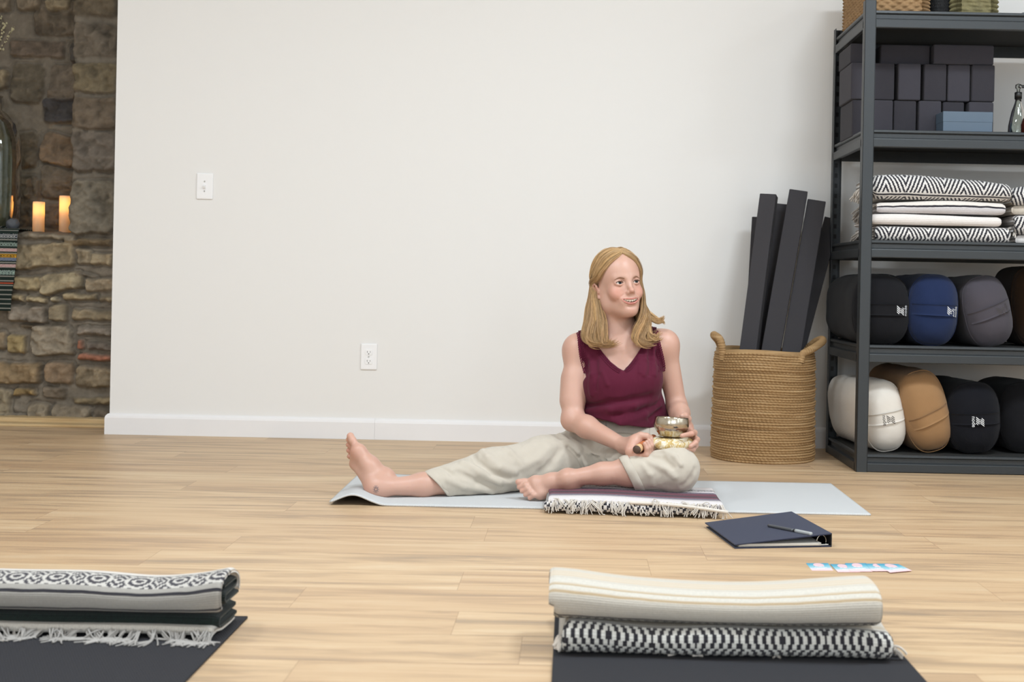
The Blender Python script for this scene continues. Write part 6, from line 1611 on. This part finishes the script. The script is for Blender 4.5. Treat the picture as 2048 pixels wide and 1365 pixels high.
# far side (image right)
gL = []
specs = [(.076, [(-.020, .083, .100), (-.042, .068, .078), (-.060, .052, .050), (-.0695, .042, .010), (-.0690, .042, -.030)], [(1284, 622, 4.335), (1280, 640, 4.33), (1272, 660, 4.325), (1270, 676, 4.32), (1276, 686, 4.318), (1288, 690, 4.316)]),
 (.066, [(-.030, .070, .110), (-.054, .054, .084), (-.0715, .034, .048), (-.0765, .026, .010), (-.0740, .028, -.030)], [(1287, 622, 4.345), (1285, 640, 4.335), (1276, 660, 4.328), (1272, 676, 4.325), (1282, 688, 4.32), (1296, 692, 4.318)]),
    (.045, [(-.030, .052, .124), (-.058, .036, .096), (-.076, .014, .054), (-.080, .008, .010), (-.078, .006, -.030)], [(1292, 625, 4.36), (1290, 645, 4.345), (1284, 664, 4.335), (1280, 680, 4.325), (1288, 690, 4.32), (1304, 690, 4.32)]),
    (.015, [(-.030, .020, .133), (-.060, .004, .103), (-.078, -.016, .058), (-.081, -.022, .010), (-.078, -.02, -.03)], [(1294, 626, 4.385), (1296, 645, 4.37), (1292, 662, 4.35), (1288, 676, 4.34), (1296, 686, 4.33), (1310, 684, 4.33)]),
    (-.02, [(-.030, -.022, .133), (-.060, -.036, .10), (-.076, -.05, .055), (-.078, -.056, .0)], [(1290, 630, 4.42), (1296, 648, 4.40), (1298, 662, 4.38), (1300, 672, 4.36), (1310, 678, 4.35), (1318, 672, 4.35)]),
    (-.055, [(-.028, -.056, .122), (-.05, -.072, .085), (-.062, -.080, .04), (-.062, -.082, -.01)], [(1280, 630, 4.45), (1288, 650, 4.43), (1296, 660, 4.41), (1304, 668, 4.39), (1312, 668, 4.38), (1320, 662, 4.38)])]
for f0, sk, en in specs:
    root_ = skull(-.004, f0, .12, .006); L_ = [tuple(root_)]+[tuple(skull(*p, .009)) if p[2] > -.02 else p for p in sk]
    gL.append(guide(HWL(L_)+[pt(*e) for e in en], 46))
fill(gL, 720, .0040, curl=.011)
# locks flicked out over the shoulder
gf = [guide(HWL([(-.070, -.03, .0)])+[pt(1288, 615, 4.40), pt(1298, 625, 4.39), pt(1312, 637, 4.385), pt(1322, 642, 4.38), pt(1330, 634, 4.38)], 30), guide(HWL([(-.072, -.02, -.02)])+[pt(1290, 620, 4.395), pt(1302, 634, 4.385), pt(1314, 640, 4.38), pt(1322, 637, 4.378), pt(1327, 629, 4.376)], 30), guide(HWL([(-.07, -.03, -.03)])+[pt(1292, 630, 4.39), pt(1304, 640, 4.38), pt(1316, 645, 4.376), pt(1326, 643, 4.374), pt(1329, 650, 4.372)], 30)]
fill(gf, 110, .0022, curl=.003)
gg = [guide([pt(1292, 622, 4.38), pt(1296, 645, 4.36), pt(1300, 668, 4.345), pt(1310, 674, 4.335), pt(1318, 666, 4.34)], 24), guide([pt(1290, 626, 4.375), pt(1290, 650, 4.355), pt(1292, 672, 4.335), pt(1304, 684, 4.325), pt(1316, 680, 4.33)], 24)]
fill(gg, 40, .004, curl=.004)
v, f, c = tubes(HP, HR, 3, HC)
# close cap under the strands
CP = Field(); CP.u(local(ell((0, -.006, .046), (.0765, .0960, .0840))), .01).u(rc(hw(0, -.05, .02), hw(0, -.055, -.07), .055, .045), .03).u(rc(hw(.052, -.045, .01), pt(1190, 650, 4.41), .026, .020), .02).u(rc(hw(-.055, -.040, .01), pt(1284, 645, 4.42), .022, .014), .02)
CP.s(local(ell((0, .105, .000), (.073, .076, .114))), .004)                    # face opening
CP.s(local(ell((.078, .012, -.020), (.024, .046, .060))), .004)
CP.s(rc(pt(1236, 618, 4.36), pt(1240, 690, 4.33), .05, .06), .004)
CP.disp = lambda P: .0012*np.sin(hl(P)[:, 1]*900+hl(P)[:, 2]*200)
cv, cf = CP.mesh(HO-.2, HO+.2, .003, 12); cv, cf = keep_largest(cv, cf)
hair = obj('hair', np.concatenate([v, cv]), np.concatenate([f, cf+len(v)]), M_hair, person, cols=np.concatenate([c, np.tile([.80, .78, .72], (len(cv), 1))]))
hair['label'] = 'shoulder length blonde hair'
print('hair verts', len(v), len(cv))
# ================================================================== light
def area(name, loc, rot, sx, sy, e, col):
    L = bpy.data.lights.new(name, 'AREA'); L.shape = 'RECTANGLE'; L.size = sx; L.size_y = sy; L.energy = e; L.color = col
    o = bpy.data.objects.new(name, L); C.objects.link(o); o.location = loc; o.rotation_euler = rot; return o
for b0, b1, z0, z1 in RIGHT_WIN: area('window_daylight', (RX1+.02, (b0+b1)/2, (z0+z1)/2), (0, PI/2, 0), z1-z0, b1-b0, 16, (.82, .922, 1))
for b0, b1, z0, z1 in FRONT_WIN: area('window_daylight', ((b0+b1)/2, RY0-.02, (z0+z1)/2), (PI/2, 0, 0), b1-b0, z1-z0, 38, (.82, .922, 1))
for lx, ly, le in ((-2.2, 2.6, 33), (-.6, 2.6, 43), (1.45, 2.95, 55), (2.9, 2.8, 16)):
    area('ceiling_lamp', (lx, ly, RZ-.03), (0, 0, 0), .55, .3, le, (.84, .93, 1))
w = bpy.data.worlds.new('sky'); bpy.context.scene.world = w; w.use_nodes = True
w.node_tree.nodes['Background'].inputs[0].default_value = (.85, .92, 1, 1); w.node_tree.nodes['Background'].inputs[1].default_value = 1.0
sc = bpy.context.scene
sc.view_settings.view_transform = 'Standard'; sc.view_settings.look = 'None'; sc.view_settings.gamma = 1.0; sc.view_settings.use_curve_mapping = False
sc.view_settings.exposure = 0.0
sc.cycles.use_denoising = True
sc.cycles.max_bounces = 10
